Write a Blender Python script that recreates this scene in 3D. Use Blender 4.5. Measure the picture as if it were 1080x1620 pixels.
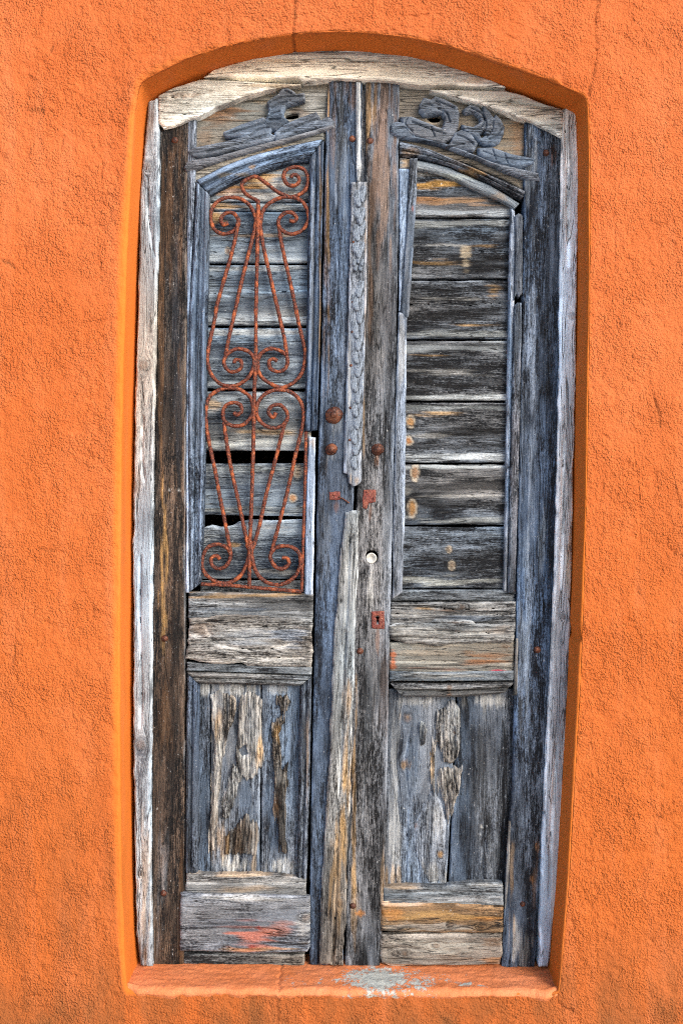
import bpy, math
import numpy as np

# ------------------------------------------------------------------ camera, world, sun, exposure
scene = bpy.context.scene
for o in list(bpy.data.objects):
    bpy.data.objects.remove(o)

S = 0.0018            # metres per photograph pixel on the wall face
D = 2.6               # camera to wall face
GROUND_PY = 1700.0    # photograph row of the pavement on the wall face
CAM_Z = (GROUND_PY - 810.0) * S

cam_data = bpy.data.cameras.new('camera')
cam = bpy.data.objects.new('camera', cam_data)
scene.collection.objects.link(cam)
cam.location = (0.0, -D, CAM_Z)
cam.rotation_euler = (math.radians(90), 0, 0)
cam_data.sensor_fit = 'VERTICAL'
cam_data.sensor_height = 36.0
cam_data.lens = 36.0 * D / (1620 * S)
cam_data.clip_start = 0.05
cam_data.clip_end = 2000.0
scene.camera = cam

SUN_AZ = math.radians(40)      # to the right of straight-on
SUN_EL = math.radians(28)
sun_vec = (math.sin(SUN_AZ) * math.cos(SUN_EL), -math.cos(SUN_AZ) * math.cos(SUN_EL), math.sin(SUN_EL))

world = bpy.data.worlds.new('World')
scene.world = world
world.use_nodes = True
wn = world.node_tree
bg = wn.nodes['Background']
sky = wn.nodes.new('ShaderNodeTexSky')
sky.sky_type = 'NISHITA'
sky.sun_disc = False
sky.sun_elevation = SUN_EL
sky.sun_rotation = math.atan2(sun_vec[0], sun_vec[1])
sky.air_density = 1.0
sky.dust_density = 2.5
sky.ozone_density = 1.0
wn.links.new(sky.outputs['Color'], bg.inputs['Color'])
bg.inputs['Strength'].default_value = 0.15

from mathutils import Vector
sun_data = bpy.data.lights.new('sun', 'SUN')
sun_data.energy = 1.5
sun_data.angle = math.radians(30)
sun_data.color = (1.0, 0.97, 0.92)
sun = bpy.data.objects.new('sun', sun_data)
scene.collection.objects.link(sun)
sun.rotation_euler = Vector(sun_vec).to_track_quat('Z', 'Y').to_euler()
sun.location = (3, -5, 6)

scene.view_settings.view_transform = 'Standard'
scene.view_settings.look = 'None'
scene.view_settings.gamma = 1.0
scene.view_settings.exposure = 0.98
scene.render.engine = 'CYCLES'
scene.cycles.max_bounces = 5
scene.cycles.diffuse_bounces = 3
scene.cycles.filter_width = 1.1
scene.cycles.use_denoising = False
scene.cycles.use_adaptive_sampling = True
scene.cycles.adaptive_threshold = 0.02
scene.render.resolution_x = 682
scene.render.resolution_y = 1024

# ------------------------------------------------------------------ helpers
COL = scene.collection
rs = np.random.RandomState(7)
TAB = [np.random.RandomState(100 + i).rand(256, 256) for i in range(8)]


def vn(x, y, seed=0):
    """smooth value noise, 0..1"""
    t = TAB[seed % 8]
    ox = (seed * 37.17) % 256
    oy = (seed * 91.73) % 256
    x = np.asarray(x, float) + ox
    y = np.asarray(y, float) + oy
    ix = np.floor(x).astype(int)
    iy = np.floor(y).astype(int)
    fx = x - ix
    fy = y - iy
    fx = fx * fx * fx * (fx * (fx * 6 - 15) + 10)
    fy = fy * fy * fy * (fy * (fy * 6 - 15) + 10)
    a = t[ix & 255, iy & 255]
    b = t[(ix + 1) & 255, iy & 255]
    c = t[ix & 255, (iy + 1) & 255]
    d = t[(ix + 1) & 255, (iy + 1) & 255]
    return (a * (1 - fx) + b * fx) * (1 - fy) + (c * (1 - fx) + d * fx) * fy


def fbm(x, y, seed=0, octv=4, gain=0.5):
    s = 0.0
    amp = 1.0
    tot = 0.0
    for k in range(octv):
        s = s + amp * vn(x * 2 ** k, y * 2 ** k, seed + k * 3)
        tot += amp
        amp *= gain
    return s / tot


def smooth(a, b, x):
    t = np.clip((x - a) / (b - a), 0, 1)
    return t * t * (3 - 2 * t)


def wx(px, y):
    return (px - 540.0) * S * (D + y) / D


def wz(py, y):
    return CAM_Z - (py - 810.0) * S * (D + y) / D


def densify(pts, closed=True, n_per=1):
    return np.array(pts, float)


def poly_sdf(P, poly):
    """signed distance (negative inside) of points P (N,2)"""
    poly = np.asarray(poly, float)
    d2 = np.full(len(P), 1e18)
    inside = np.zeros(len(P), bool)
    n = len(poly)
    for i in range(n):
        a = poly[i]
        b = poly[(i + 1) % n]
        e = b - a
        w = P - a
        t = np.clip((w @ e) / max(e @ e, 1e-9), 0, 1)
        dd = w - t[:, None] * e
        d2 = np.minimum(d2, (dd ** 2).sum(1))
        c = ((a[1] > P[:, 1]) != (b[1] > P[:, 1]))
        if abs(e[1]) > 1e-9:
            xi = a[0] + (P[:, 1] - a[1]) / e[1] * e[0]
            inside ^= c & (P[:, 0] < xi)
    d = np.sqrt(d2)
    return np.where(inside, -d, d)


def line_dist(P, pts):
    pts = np.asarray(pts, float)
    d2 = np.full(len(P), 1e18)
    for a, b in zip(pts[:-1], pts[1:]):
        e = b - a
        w = P - a
        t = np.clip((w @ e) / max(e @ e, 1e-9), 0, 1)
        dd = w - t[:, None] * e
        d2 = np.minimum(d2, (dd ** 2).sum(1))
    return np.sqrt(d2)


def catmull(pts, n=6):
    p = np.asarray(pts, float)
    p = np.vstack([2 * p[0] - p[1], p, 2 * p[-1] - p[-2]])
    out = []
    for i in range(1, len(p) - 2):
        for k in range(n):
            t = k / n
            out.append(0.5 * ((2 * p[i]) + (-p[i - 1] + p[i + 1]) * t + (2 * p[i - 1] - 5 * p[i] + 4 * p[i + 1] - p[i + 2]) * t * t
                              + (-p[i - 1] + 3 * p[i] - 3 * p[i + 1] + p[i + 2]) * t ** 3))
    out.append(p[-2])
    return np.array(out)


def resample(pts, step=None, n=None):
    p = np.asarray(pts, float)
    L = np.concatenate([[0], np.cumsum(np.sqrt((np.diff(p, axis=0) ** 2).sum(1)))])
    if n is None:
        n = max(2, int(round(L[-1] / step)) + 1)
    t = np.linspace(0, L[-1], n)
    return np.stack([np.interp(t, L, p[:, k]) for k in range(p.shape[1])], 1), t


def make_mesh(name, V, F, mat, parent=None, attrs=None, smooth_n=None):
    """V (N,3), F (M,4) quads or list of faces; attrs name->(type, array)"""
    me = bpy.data.meshes.new(name)
    if isinstance(F, np.ndarray):
        me.vertices.add(len(V))
        me.vertices.foreach_set('co', np.ascontiguousarray(V, dtype=np.float32).ravel())
        k = F.shape[1]
        me.loops.add(F.size)
        me.loops.foreach_set('vertex_index', np.ascontiguousarray(F, dtype=np.int32).ravel())
        me.polygons.add(len(F))
        me.polygons.foreach_set('loop_start', np.arange(0, F.size, k, dtype=np.int32))
        me.update(calc_edges=True)
        me.validate()
    else:
        me.from_pydata([tuple(v) for v in V], [], F)
        me.update()
    me.polygons.foreach_set('use_smooth', np.ones(len(me.polygons), dtype=bool))
    if attrs:
        for an, (ty, arr) in attrs.items():
            at = me.attributes.new(an, ty, 'POINT')
            if len(at.data) != len(arr):
                arr = arr[:len(at.data)]
            at.data.foreach_set('vector' if ty == 'FLOAT_VECTOR' else ('color' if ty == 'FLOAT_COLOR' else 'value'),
                                np.ascontiguousarray(arr, dtype=np.float32).ravel())
    if mat:
        me.materials.append(mat)
    ob = bpy.data.objects.new(name, me)
    COL.objects.link(ob)
    if parent:
        ob.parent = parent
    return ob


def add_sides(V, F, yback, A):
    """extrude the open border of a front sheet straight back to yback; A list of per-vertex arrays"""
    E = np.concatenate([F[:, [0, 1]], F[:, [1, 2]], F[:, [2, 3]], F[:, [3, 0]]])
    E = E[E[:, 0] != E[:, 1]]
    key = E[:, 0].astype(np.int64) * len(V) + E[:, 1]
    rkey = E[:, 1].astype(np.int64) * len(V) + E[:, 0]
    B = E[~np.isin(key, rkey)]
    used = np.unique(B)
    m = np.full(len(V), -1)
    n0 = len(V)
    m[used] = np.arange(len(used))
    f = V[used].copy()
    b = f.copy()
    b[:, 1] = yback
    V2 = np.concatenate([V, f, b])
    ns = len(used)
    a_, b_ = m[B[:, 0]] + n0, m[B[:, 1]] + n0
    F2 = np.stack([b_, a_, a_ + ns, b_ + ns], 1)
    A2 = [np.concatenate([x, x[used], x[used]]) for x in A]
    return V2, np.concatenate([F, F2]), A2


def finish_wood(name, V, F, yback, gco, ca, cb, mat, parent):
    V2, F2, A2 = add_sides(V, F, yback, [gco, ca, cb])
    gco2, ca2, cb2 = A2
    k = V2[:, 1] >= yback - 1e-6
    gco2 = gco2.copy()
    gco2[k, 0] += 0.03
    return make_mesh(name, V2, F2, mat, parent,
                     {'gco': ('FLOAT_VECTOR', gco2), 'ca': ('FLOAT_COLOR', ca2), 'cb': ('FLOAT_COLOR', cb2)})


PAL = {       # dark grain, light grain, streak contrast, share of light grain
    'pale':   ((.08, .09, .11), (.45, .50, .545), .60, .52),
    'cream':  ((.17, .15, .12), (.82, .78, .68), .50, .60),
    'rframe': ((.14, .18, .24), (.76, .83, .90), .50, .70),
    'pblue':  ((.018, .025, .038), (.33, .41, .54), .75, .42),
    'blue':   ((.003, .005, .010), (.125, .175, .265), .92, .28),
    'mblue':  ((.004, .0065, .013), (.22, .29, .40), .95, .30),
    'dark':   ((.0025, .0025, .0035), (.115, .085, .066), 1.0, .24),
    'gstile': ((.0035, .0045, .007), (.175, .205, .255), .95, .30),
    'boardl': ((.017, .025, .040), (.30, .36, .42), .62, .42),
    'boardr': ((.003, .004, .0065), (.185, .21, .245), .85, .32),
    'crust':  ((.011, .010, .010), (.31, .305, .295), .85, .39),
    'rail':   ((.007, .008, .010), (.21, .23, .25), .85, .37),
    'brown':  ((.010, .007, .005), (.26, .17, .095), .95, .40),
    'panel':  ((.085, .076, .064), (.27, .25, .215), .34, .50),
    'plank':  ((.009, .012, .019), (.235, .28, .35), .82, .37),
    'plankd': ((.003, .004, .007), (.135, .165, .215), .92, .28),
    'carv':   ((.014, .017, .023), (.195, .225, .275), .60, .46),
}
OR = (.42, .17, .035)     # ochre stain
OC = (.50, .30, .11)      # honey wood
WH = (.52, .52, .50)      # bleached
RD = (.42, .09, .05)      # red paint
BK = (.006, .006, .007)   # near black
BR = (.16, .085, .04)     # brown
BL = (.10, .15, .23)      # blue paint left in the grain
GY = (.23, .26, .30)
SEED = [0]


def colours(P, a, l, pal, stains, seed, var=.35, knots=(), wear=None):
    ca0, cb0, ct0, of0 = PAL[pal]
    n = len(P)
    f1 = fbm(a * 26, l * 2.5, seed + 11, 3) - .5
    f2 = fbm(a * 9, l * 1.2, seed + 23, 3) - .5
    f6 = fbm(a * 48, l * 12, seed + 27, 3) - .5
    off = np.clip(var * (1.9 * f1 + 1.3 * f2 + 1.6 * f6), -.35, .35)
    k = np.clip(1 + var * 1.4 * f2, .5, 1.5)
    if wear is not None:      # bleached where edges and crests are rubbed
        wear = wear * smooth(.38, .62, fbm(a * 70, l * 14, seed + 61, 3))
        off = off + wear * .30
        k = k * (1 + .55 * wear)
    ca = np.ones((n, 4))
    cb = np.ones((n, 4))
    ca[:, 3] = ct0 * (.30 + .95 * smooth(.32, .68, fbm(a * 16, l * 4, seed + 91, 3)))
    cb[:, 3] = of0 + off
    tint = fbm(a * 9, l * 1.6, seed + 31, 2) - .5
    for c in range(3):
        w = 1 + tint * (.46, .02, -.40)[c]
        ca[:, c] = ca0[c] * np.clip(k, .5, 1.4) * w
        cb[:, c] = cb0[c] * k * w
    for st in stains:
        px, py, rx, ry, col, stg = st[:6]
        r = np.sqrt(((P[:, 0] - px) / rx) ** 2 + ((P[:, 1] - py) / ry) ** 2)
        nz = fbm(a * 110, l * 9, seed + 41, 4) - .5
        al = np.clip(smooth(0.0, .75, 1.0 - r + nz * 2.3) * stg, 0, 1)
        for c in range(3):
            ca[:, c] = ca[:, c] * (1 - al) + col[c] * .42 * al
            cb[:, c] = cb[:, c] * (1 - al) + min(col[c] * 1.25, .9) * al
    for kn in knots:
        kx, ky, kr = kn[:3]
        kc = kn[3] if len(kn) > 3 else None
        st = kn[4] if len(kn) > 4 else 1.0
        r = np.sqrt((P[:, 0] - kx) ** 2 + ((P[:, 1] - ky) / st) ** 2) / kr
        r = r + (fbm(P[:, 0] / 5, P[:, 1] / 5, seed + 51, 2) - .5) * .5
        layers = [(smooth(1.0, .5, r) * (.35 if kc is None else .75), BR if kc is None else kc)]
        if kc is not None:
            layers.append((np.exp(-((r - 1.0) / .18) ** 2) * .8, (.55, .47, .36)))
        layers.append((np.exp(-((r - (1.05 if kc is None else 1.35)) / .14) ** 2) * (.45 if kc is None else .6), (.02, .017, .016)))
        for al, kk in layers:
            for c in range(3):
                ca[:, c] = ca[:, c] * (1 - al) + kk[c] * .6 * al
                cb[:, c] = cb[:, c] * (1 - al) + min(kk[c] * 1.25, .9) * al
    return ca, cb


def grain_warp(a, l, P, knots):
    """knots: (px,py,r_px)"""
    h = np.zeros(len(a))
    for (kx, ky, kr) in [k_[:3] for k_ in knots]:
        i = np.argmin((P[:, 0] - kx) ** 2 + (P[:, 1] - ky) ** 2)
        ak, lk, R = a[i], l[i], kr * S
        da = a - ak
        dl = (l - lk) * .45
        r2 = da ** 2 + dl ** 2
        fac = 1 - R * R / (r2 + R * R * .35)
        a = ak + da * np.where(r2 > R * R * .2, np.clip(fac, -.5, 1), 1)
    return a


def relief(a, l, seed, amp, rot=0.0):
    """weathered grain relief in metres, amp in mm"""
    g1 = fbm(a * 160, l * 9, seed, 3) - .5
    g2 = fbm(a * 45, l * 4.5, seed + 5, 3) - .5
    g3 = fbm(a * 300, l * 26, seed + 9, 2) - .5
    cr = np.abs(fbm(a * 38, l * 2.2, seed + 13, 2) - .5)
    crack = -smooth(.05, 0.0, cr) * smooth(.45, .7, vn(a * 18, l * 2.4, seed + 17))
    h = (g1 * 1.0 + g2 * 1.3 + g3 * .5 + crack * 2.2) * amp
    if rot > 0:
        p = fbm(a * 70, l * 28, seed + 19, 3)
        h = h - smooth(.5, .75, p) * rot
    return h * .001


def shape(name, polys, y0, thick, pal, parent, axis='v', lean=-0.021, amp=.7, rot=0, edge=2.2, rough=1.0, dome=0.0, dome_r=10,
          holes=(), knots=(), stains=(), cracks=(), step=(1.35, 2.6), mat=None, var=.35, hfun=None, wav=9.0, ridge=0.0, gap=.45, splinter=0.0):
    """a piece of wood from outline(s) in photograph pixels, its front face at depth y0"""
    SEED[0] += 1
    seed = SEED[0]
    if not isinstance(polys[0][0], (tuple, list, np.ndarray)):
        polys = [polys]
    allp = np.vstack([np.asarray(p, float) for p in polys])
    sx, sy = (step if axis == 'v' else (step[1], step[0]))
    x0, y0p = allp.min(0) - 3
    x1, y1p = allp.max(0) + 3
    nx = max(3, int((x1 - x0) / sx) + 1)
    ny = max(3, int((y1p - y0p) / sy) + 1)
    gx, gy = np.meshgrid(np.linspace(x0, x1, nx), np.linspace(y0p, y1p, ny))
    P = np.stack([gx.ravel(), gy.ravel()], 1)
    d = np.full(len(P), 1e9)
    for p in polys:
        d = np.minimum(d, poly_sdf(P, p))
    if rough:
        if axis == 'v':
            nz = fbm(P[:, 0] / 9, P[:, 1] / 26, seed + 3, 3)
        else:
            nz = fbm(P[:, 0] / 26, P[:, 1] / 9, seed + 3, 3)
        d = d + (nz - .5) * 2.4 * rough
    d = d + gap
    if splinter:
        d = d + (fbm(P[:, 0] / 3.2, P[:, 1] / 45, seed + 97, 2) - .45) * splinter
    for h in holes:
        d = np.maximum(d, -poly_sdf(P, h))
    for (pts, wd) in cracks:
        d = np.maximum(d, (wd * (.4 + 1.2 * fbm(P[:, 0] / 14, P[:, 1] / 14, seed + 7, 2)) - line_dist(P, pts)))
    dg = d.reshape(ny, nx)
    gy_, gx_ = np.gradient(dg, (y1p - y0p) / (ny - 1), (x1 - x0) / (nx - 1))
    nrm = np.sqrt(gx_ ** 2 + gy_ ** 2) + 1e-6
    out = dg > 0
    mv = np.where(out, np.minimum(dg, 1.5 * max(sx, sy)), 0)
    Q = np.stack([(gx - gx_ / nrm * mv).ravel(), (gy - gy_ / nrm * mv).ravel()], 1)
    ins = ~out
    cell = ins[:-1, :-1] | ins[1:, :-1] | ins[:-1, 1:] | ins[1:, 1:]
    jj, ii = np.nonzero(cell)
    v00 = jj * nx + ii
    F = np.stack([v00, v00 + nx, v00 + nx + 1, v00 + 1], 1)
    used = np.unique(F)
    m = np.full(nx * ny, -1)
    m[used] = np.arange(len(used))
    F = m[F]
    Q = Q[used]
    din = np.clip(-d[used], 0, None)
    # grain coordinates in metres
    qx = (Q[:, 0] - 540) * S
    qy = (810 - Q[:, 1]) * S
    if axis == 'v':
        a, l = qx - (-lean) * qy * 1.0, qy
    else:
        a, l = qy + .0 * qx, qx
    a = a + (fbm(l * 3.5, a * 6, seed + 71, 3) - .5) * wav * .001
    a = grain_warp(a, l, Q, knots)
    h = relief(a, l, seed, amp, rot)
    h = h - (edge * .0024) * np.clip(1 - din / (edge * 1.0 + .6), 0, 1) ** 2
    if ridge:
        rg = np.abs(fbm(a * 62, l * 9, seed + 81, 3) - .5) * 2
        rg2 = np.abs(fbm(a * 120, l * 22, seed + 87, 2) - .5) * 2
        h = h - ridge * .001 * (smooth(.28, 0, rg) + .5 * smooth(.3, 0, rg2))
    if dome:
        t = np.clip(din / dome_r, 0, 1)
        h = h + dome * .001 * np.sqrt(1 - (1 - t) ** 2)
    if hfun is not None:
        h = h + hfun(Q, din) * .001
    for (kx, ky, kr) in [k_[:3] for k_ in knots]:
        r = np.sqrt((Q[:, 0] - kx) ** 2 + (Q[:, 1] - ky) ** 2) / kr
        h = h + .0012 * smooth(1.0, .5, r) - .0012 * np.exp(-((r - 1.05) / .16) ** 2)
    V = np.stack([wx(Q[:, 0], y0), y0 - h, wz(Q[:, 1], y0)], 1)
    gco = np.stack([a, l, np.full(len(a), seed * 1.37)], 1)
    st = list(stains)
    ca, cb = colours(Q, a, l, pal, st, seed, var, knots, np.exp(-(din / 3.2) ** 2))
    return finish_wood(name, V, F, y0 + thick, gco, ca, cb, mat or WOOD, parent)


def ruled(name, A, B, y0, thick, pal, parent, profile, amp=.6, stains=(), curve=False, rough=.6, var=.24, rot=0):
    """a moulding run between two edge lines given in photograph pixels; profile [(t, mm forward)]"""
    SEED[0] += 1
    seed = SEED[0]
    if curve:
        A = catmull(A)
        B = catmull(B)
    L = max(np.sqrt((np.diff(np.array(A, float), axis=0) ** 2).sum(1)).sum(), 10)
    n = max(4, int(L / 2.6))
    A, sa = resample(A, n=n)
    B, sb = resample(B, n=n)
    w = np.sqrt(((A - B) ** 2).sum(1)).mean()
    m = max(5, int(w / 1.15))
    t = np.linspace(0, 1, m)
    s = np.linspace(0, L, n)
    T, SS = np.meshgrid(t, s)
    na = (fbm(SS / 22, SS * 0, seed, 3) - .5) * 2.4 * rough
    nb = (fbm(SS / 22, SS * 0 + 9, seed + 1, 3) - .5) * 2.4 * rough
    Q = A[:, None, :] * (1 - T[..., None]) + B[:, None, :] * T[..., None]
    dirv = (B - A) / (np.sqrt(((B - A) ** 2).sum(1))[:, None] + 1e-6)
    Q = Q + dirv[:, None, :] * ((na * (1 - T) + nb * T)[..., None])
    Q = Q.reshape(-1, 2)
    a = (T * w * S).ravel() + seed * .11
    l = (SS * S).ravel()
    pr = np.array(profile, float)
    h = np.interp(T.ravel(), pr[:, 0], pr[:, 1]) * .001 + relief(a, l, seed, amp, rot)
    e = np.minimum(T, 1 - T).ravel() * w
    e2 = np.minimum(SS, L - SS).ravel()
    h = h - .004 * np.clip(1 - e / 2.2, 0, 1) ** 2 - .0025 * np.clip(1 - e2 / 3.0, 0, 1) ** 2
    V = np.stack([wx(Q[:, 0], y0), y0 - h, wz(Q[:, 1], y0)], 1)
    jj, ii = np.meshgrid(np.arange(n - 1), np.arange(m - 1), indexing='ij')
    v = (jj * m + ii).ravel()
    F = np.stack([v, v + m, v + m + 1, v + 1], 1)
    # face the camera (-y)
    p0, p1, p2 = V[F[len(F) // 2, 0]], V[F[len(F) // 2, 1]], V[F[len(F) // 2, 2]]
    if np.cross(p1 - p0, p2 - p0)[1] > 0:
        F = F[:, ::-1]
    gco = np.stack([a, l, np.full(len(a), seed * 1.37)], 1)
    prh = np.interp(T.ravel(), pr[:, 0], pr[:, 1])
    ca, cb = colours(Q, a, l, pal, stains, seed, var, (), smooth(4.5, 8.5, prh))
    return finish_wood(name, V, np.ascontiguousarray(F), y0 + thick, gco, ca, cb, WOOD, parent)


def tube(name, pts, r_px, y, parent, mat, yoff=None, taper=1.0, n=5):
    p = catmull(pts, n) if len(pts) > 2 else np.array(pts, float)
    p, s = resample(p, step=2.2)
    SEED[0] += 1
    k = len(p)
    tg = np.gradient(p, axis=0)
    tg /= np.sqrt((tg ** 2).sum(1))[:, None] + 1e-9
    nr = np.stack([-tg[:, 1], tg[:, 0]], 1)
    m = 10
    th = np.linspace(0, 2 * np.pi, m, endpoint=False)
    r = r_px * (1 + .30 * (fbm(s / 5.0, s * 0, SEED[0], 3) - .5))
    r = r * (1 - (1 - taper) * np.linspace(0, 1, k))
    yy = np.full(k, y) if yoff is None else y + np.interp(np.linspace(0, 1, k), np.linspace(0, 1, len(yoff)), yoff)
    V = np.zeros((k, m, 3))
    rr = r[:, None] * (1 + .22 * (vn(s[:, None] / 3 + 0 * th, th[None, :] * 1.1 + 0 * s[:, None], SEED[0] + 2) - .5))
    qx = p[:, 0][:, None] + nr[:, 0][:, None] * rr * np.cos(th)
    qy = p[:, 1][:, None] + nr[:, 1][:, None] * rr * np.cos(th)
    V[..., 0] = wx(qx, y)
    V[..., 2] = wz(qy, y)
    V[..., 1] = yy[:, None] - rr * np.sin(th) * S
    V = V.reshape(-1, 3)
    F = []
    for i in range(k - 1):
        for j in range(m):
            F.append((i * m + j, i * m + (j + 1) % m, (i + 1) * m + (j + 1) % m, (i + 1) * m + j))
    F.append(tuple(range(m))[::-1])
    F.append(tuple((k - 1) * m + j for j in range(m)))
    return make_mesh(name, V, F, mat, parent)


def lathe(name, cx, cy, y0, prof, parent, mat, seg=28, wob=.04, ell=1.0):
    """prof [(radius px, mm forward)] turned about the line of sight axis of the wall (y)"""
    SEED[0] += 1
    V, F = [], []
    rr = np.random.RandomState(SEED[0])
    ph = rr.rand() * 6
    for (r, h) in prof:
        for j in range(seg):
            t = 2 * math.pi * j / seg
            k = 1 + wob * math.sin(2 * t + ph) + wob * .5 * math.sin(5 * t + ph * 2)
            V.append(((wx(cx, y0)) + r * k * S * math.cos(t), y0 - h * .001, wz(cy, y0) + r * k * S * math.sin(t) * ell))
    for i in range(len(prof) - 1):
        for j in range(seg):
            F.append((i * seg + j, i * seg + (j + 1) % seg, (i + 1) * seg + (j + 1) % seg, (i + 1) * seg + j))
    F.append(tuple((len(prof) - 1) * seg + j for j in range(seg)))
    return make_mesh(name, V, F, mat, parent)


def thing(name, label, cat, loc):
    o = bpy.data.objects.new(name, None)
    o.empty_display_size = .1
    COL.objects.link(o)
    o['label'] = label
    o['category'] = cat
    return o


# ------------------------------------------------------------------ materials
class NT:
    def __init__(self, name):
        self.m = bpy.data.materials.new(name)
        self.m.use_nodes = True
        self.t = self.m.node_tree
        self.b = self.t.nodes['Principled BSDF']

    def n(self, ty, **kw):
        x = self.t.nodes.new(ty)
        for k, v in kw.items():
            setattr(x, k, v)
        return x

    def l(self, a, b):
        self.t.links.new(a, b)

    def attr(self, nm):
        return self.n('ShaderNodeAttribute', attribute_name=nm)

    def noise(self, vec, scale, detail=4, rough=.55, dist=0.0):
        x = self.n('ShaderNodeTexNoise')
        x.inputs['Scale'].default_value = scale
        x.inputs['Detail'].default_value = detail
        x.inputs['Roughness'].default_value = rough
        x.inputs['Distortion'].default_value = dist
        self.l(vec, x.inputs['Vector'])
        return x.outputs['Fac']

    def vscale(self, vec, v):
        x = self.n('ShaderNodeVectorMath', operation='MULTIPLY')
        self.l(vec, x.inputs[0])
        x.inputs[1].default_value = v
        return x.outputs[0]

    def math(self, op, a, b=None, clamp=False):
        x = self.n('ShaderNodeMath', operation=op)
        x.use_clamp = clamp
        for i, v in enumerate((a, b)):
            if v is None:
                continue
            if isinstance(v, (int, float)):
                x.inputs[i].default_value = v
            else:
                self.l(v, x.inputs[i])
        return x.outputs[0]

    def rng(self, v, a, b, c=0.0, d=1.0):
        x = self.n('ShaderNodeMapRange')
        x.clamp = True
        self.l(v, x.inputs['Value'])
        for k, q in zip(('From Min', 'From Max', 'To Min', 'To Max'), (a, b, c, d)):
            x.inputs[k].default_value = q
        return x.outputs['Result']

    def mix(self, f, a, b, mode='MIX'):
        x = self.n('ShaderNodeMix', data_type='RGBA', blend_type=mode)
        for sock, v in ((x.inputs[0], f), (x.inputs[6], a), (x.inputs[7], b)):
            if isinstance(v, (int, float)):
                sock.default_value = v
            elif isinstance(v, tuple):
                sock.default_value = (*v, 1) if len(v) == 3 else v
            else:
                self.l(v, sock)
        return x.outputs[2]

    def bump(self, hgt, dist, strength=1.0, normal=None):
        x = self.n('ShaderNodeBump')
        x.inputs['Strength'].default_value = strength
        x.inputs['Distance'].default_value = dist
        self.l(hgt, x.inputs['Height'])
        if normal is not None:
            self.l(normal, x.inputs['Normal'])
        return x.outputs['Normal']


def wood_material():
    t = NT('weathered_wood')
    g = t.attr('gco').outputs['Vector']
    na, nb = t.attr('ca'), t.attr('cb')
    ca, act = na.outputs['Color'], na.outputs['Alpha']
    cb, aoff = nb.outputs['Color'], nb.outputs['Alpha']
    f1 = t.noise(t.vscale(g, (1, .05, 1)), 400, 2, .6)
    f2 = t.noise(t.vscale(g, (1, .08, 1)), 120, 3, .6, .3)
    f3 = t.noise(t.vscale(g, (1, .22, 1)), 30, 3, .6, .4)
    f4 = t.noise(t.vscale(g, (1, .35, 1)), 330, 2, .7)
    f5 = t.noise(t.vscale(g, (1, .50, 1)), 75, 3, .7)
    hs = t.math('ADD', t.math('ADD', t.math('MULTIPLY', f1, .34), t.math('MULTIPLY', f2, .30)), t.math('MULTIPLY', f4, .34))
    s = t.math('ADD', hs, t.math('MULTIPLY', f3, .16))
    s = t.math('ADD', s, t.math('MULTIPLY', f5, .18))
    t1 = t.math('MULTIPLY', t.math('SUBTRACT', s, .66), t.math('MULTIPLY', act, 5.4))
    fac = t.math('ADD', t1, aoff, clamp=True)
    # fine drying checks along the grain, crack shade painted dark in the colour
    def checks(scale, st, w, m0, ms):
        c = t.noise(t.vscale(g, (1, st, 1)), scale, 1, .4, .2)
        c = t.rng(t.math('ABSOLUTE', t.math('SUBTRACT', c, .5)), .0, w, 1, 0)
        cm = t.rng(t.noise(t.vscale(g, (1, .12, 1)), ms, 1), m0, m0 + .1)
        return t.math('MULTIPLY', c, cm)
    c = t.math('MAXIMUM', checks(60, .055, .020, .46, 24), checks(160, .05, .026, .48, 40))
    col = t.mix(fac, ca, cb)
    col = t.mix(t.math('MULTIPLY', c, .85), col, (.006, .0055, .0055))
    # pale flecks of old paint and lichen
    fl = t.rng(t.noise(t.vscale(g, (1, .5, 1)), 210, 2, .75), .64, .72)
    fm = t.rng(f5, .48, .62)
    fl = t.math('MULTIPLY', t.math('MULTIPLY', fl, fm), .5)
    col = t.mix(fl, col, (.60, .62, .64))
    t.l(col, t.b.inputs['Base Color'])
    t.b.inputs['Roughness'].default_value = .78
    t.b.inputs['Specular IOR Level'].default_value = .25
    hgt = t.math('SUBTRACT', hs, t.math('MULTIPLY', c, .45))
    t.l(t.bump(hgt, .009, .85), t.b.inputs['Normal'])
    return t.m


def rust_material(name, base, dark, light, bumpd=.0012):
    t = NT(name)
    o = t.n('ShaderNodeTexCoord').outputs['Object']
    n1 = t.noise(o, 150, 3, .7)
    n2 = t.noise(o, 38, 3, .6)
    n3 = t.noise(o, 320, 2, .7)
    col = t.mix(t.rng(n1, .36, .62), dark, base)
    col = t.mix(t.math('MULTIPLY', t.rng(n2, .5, .68), .75), col, light)
    col = t.mix(t.math('MULTIPLY', t.rng(n3, .64, .72), .6), col, (.55, .38, .28))
    t.l(col, t.b.inputs['Base Color'])
    t.b.inputs['Roughness'].default_value = .45
    t.b.inputs['Metallic'].default_value = .25
    t.b.inputs['Specular IOR Level'].default_value = .35
    t.l(t.bump(t.math('ADD', n1, t.math('MULTIPLY', n3, .5)), bumpd * 2, .8), t.b.inputs['Normal'])
    return t.m


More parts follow.
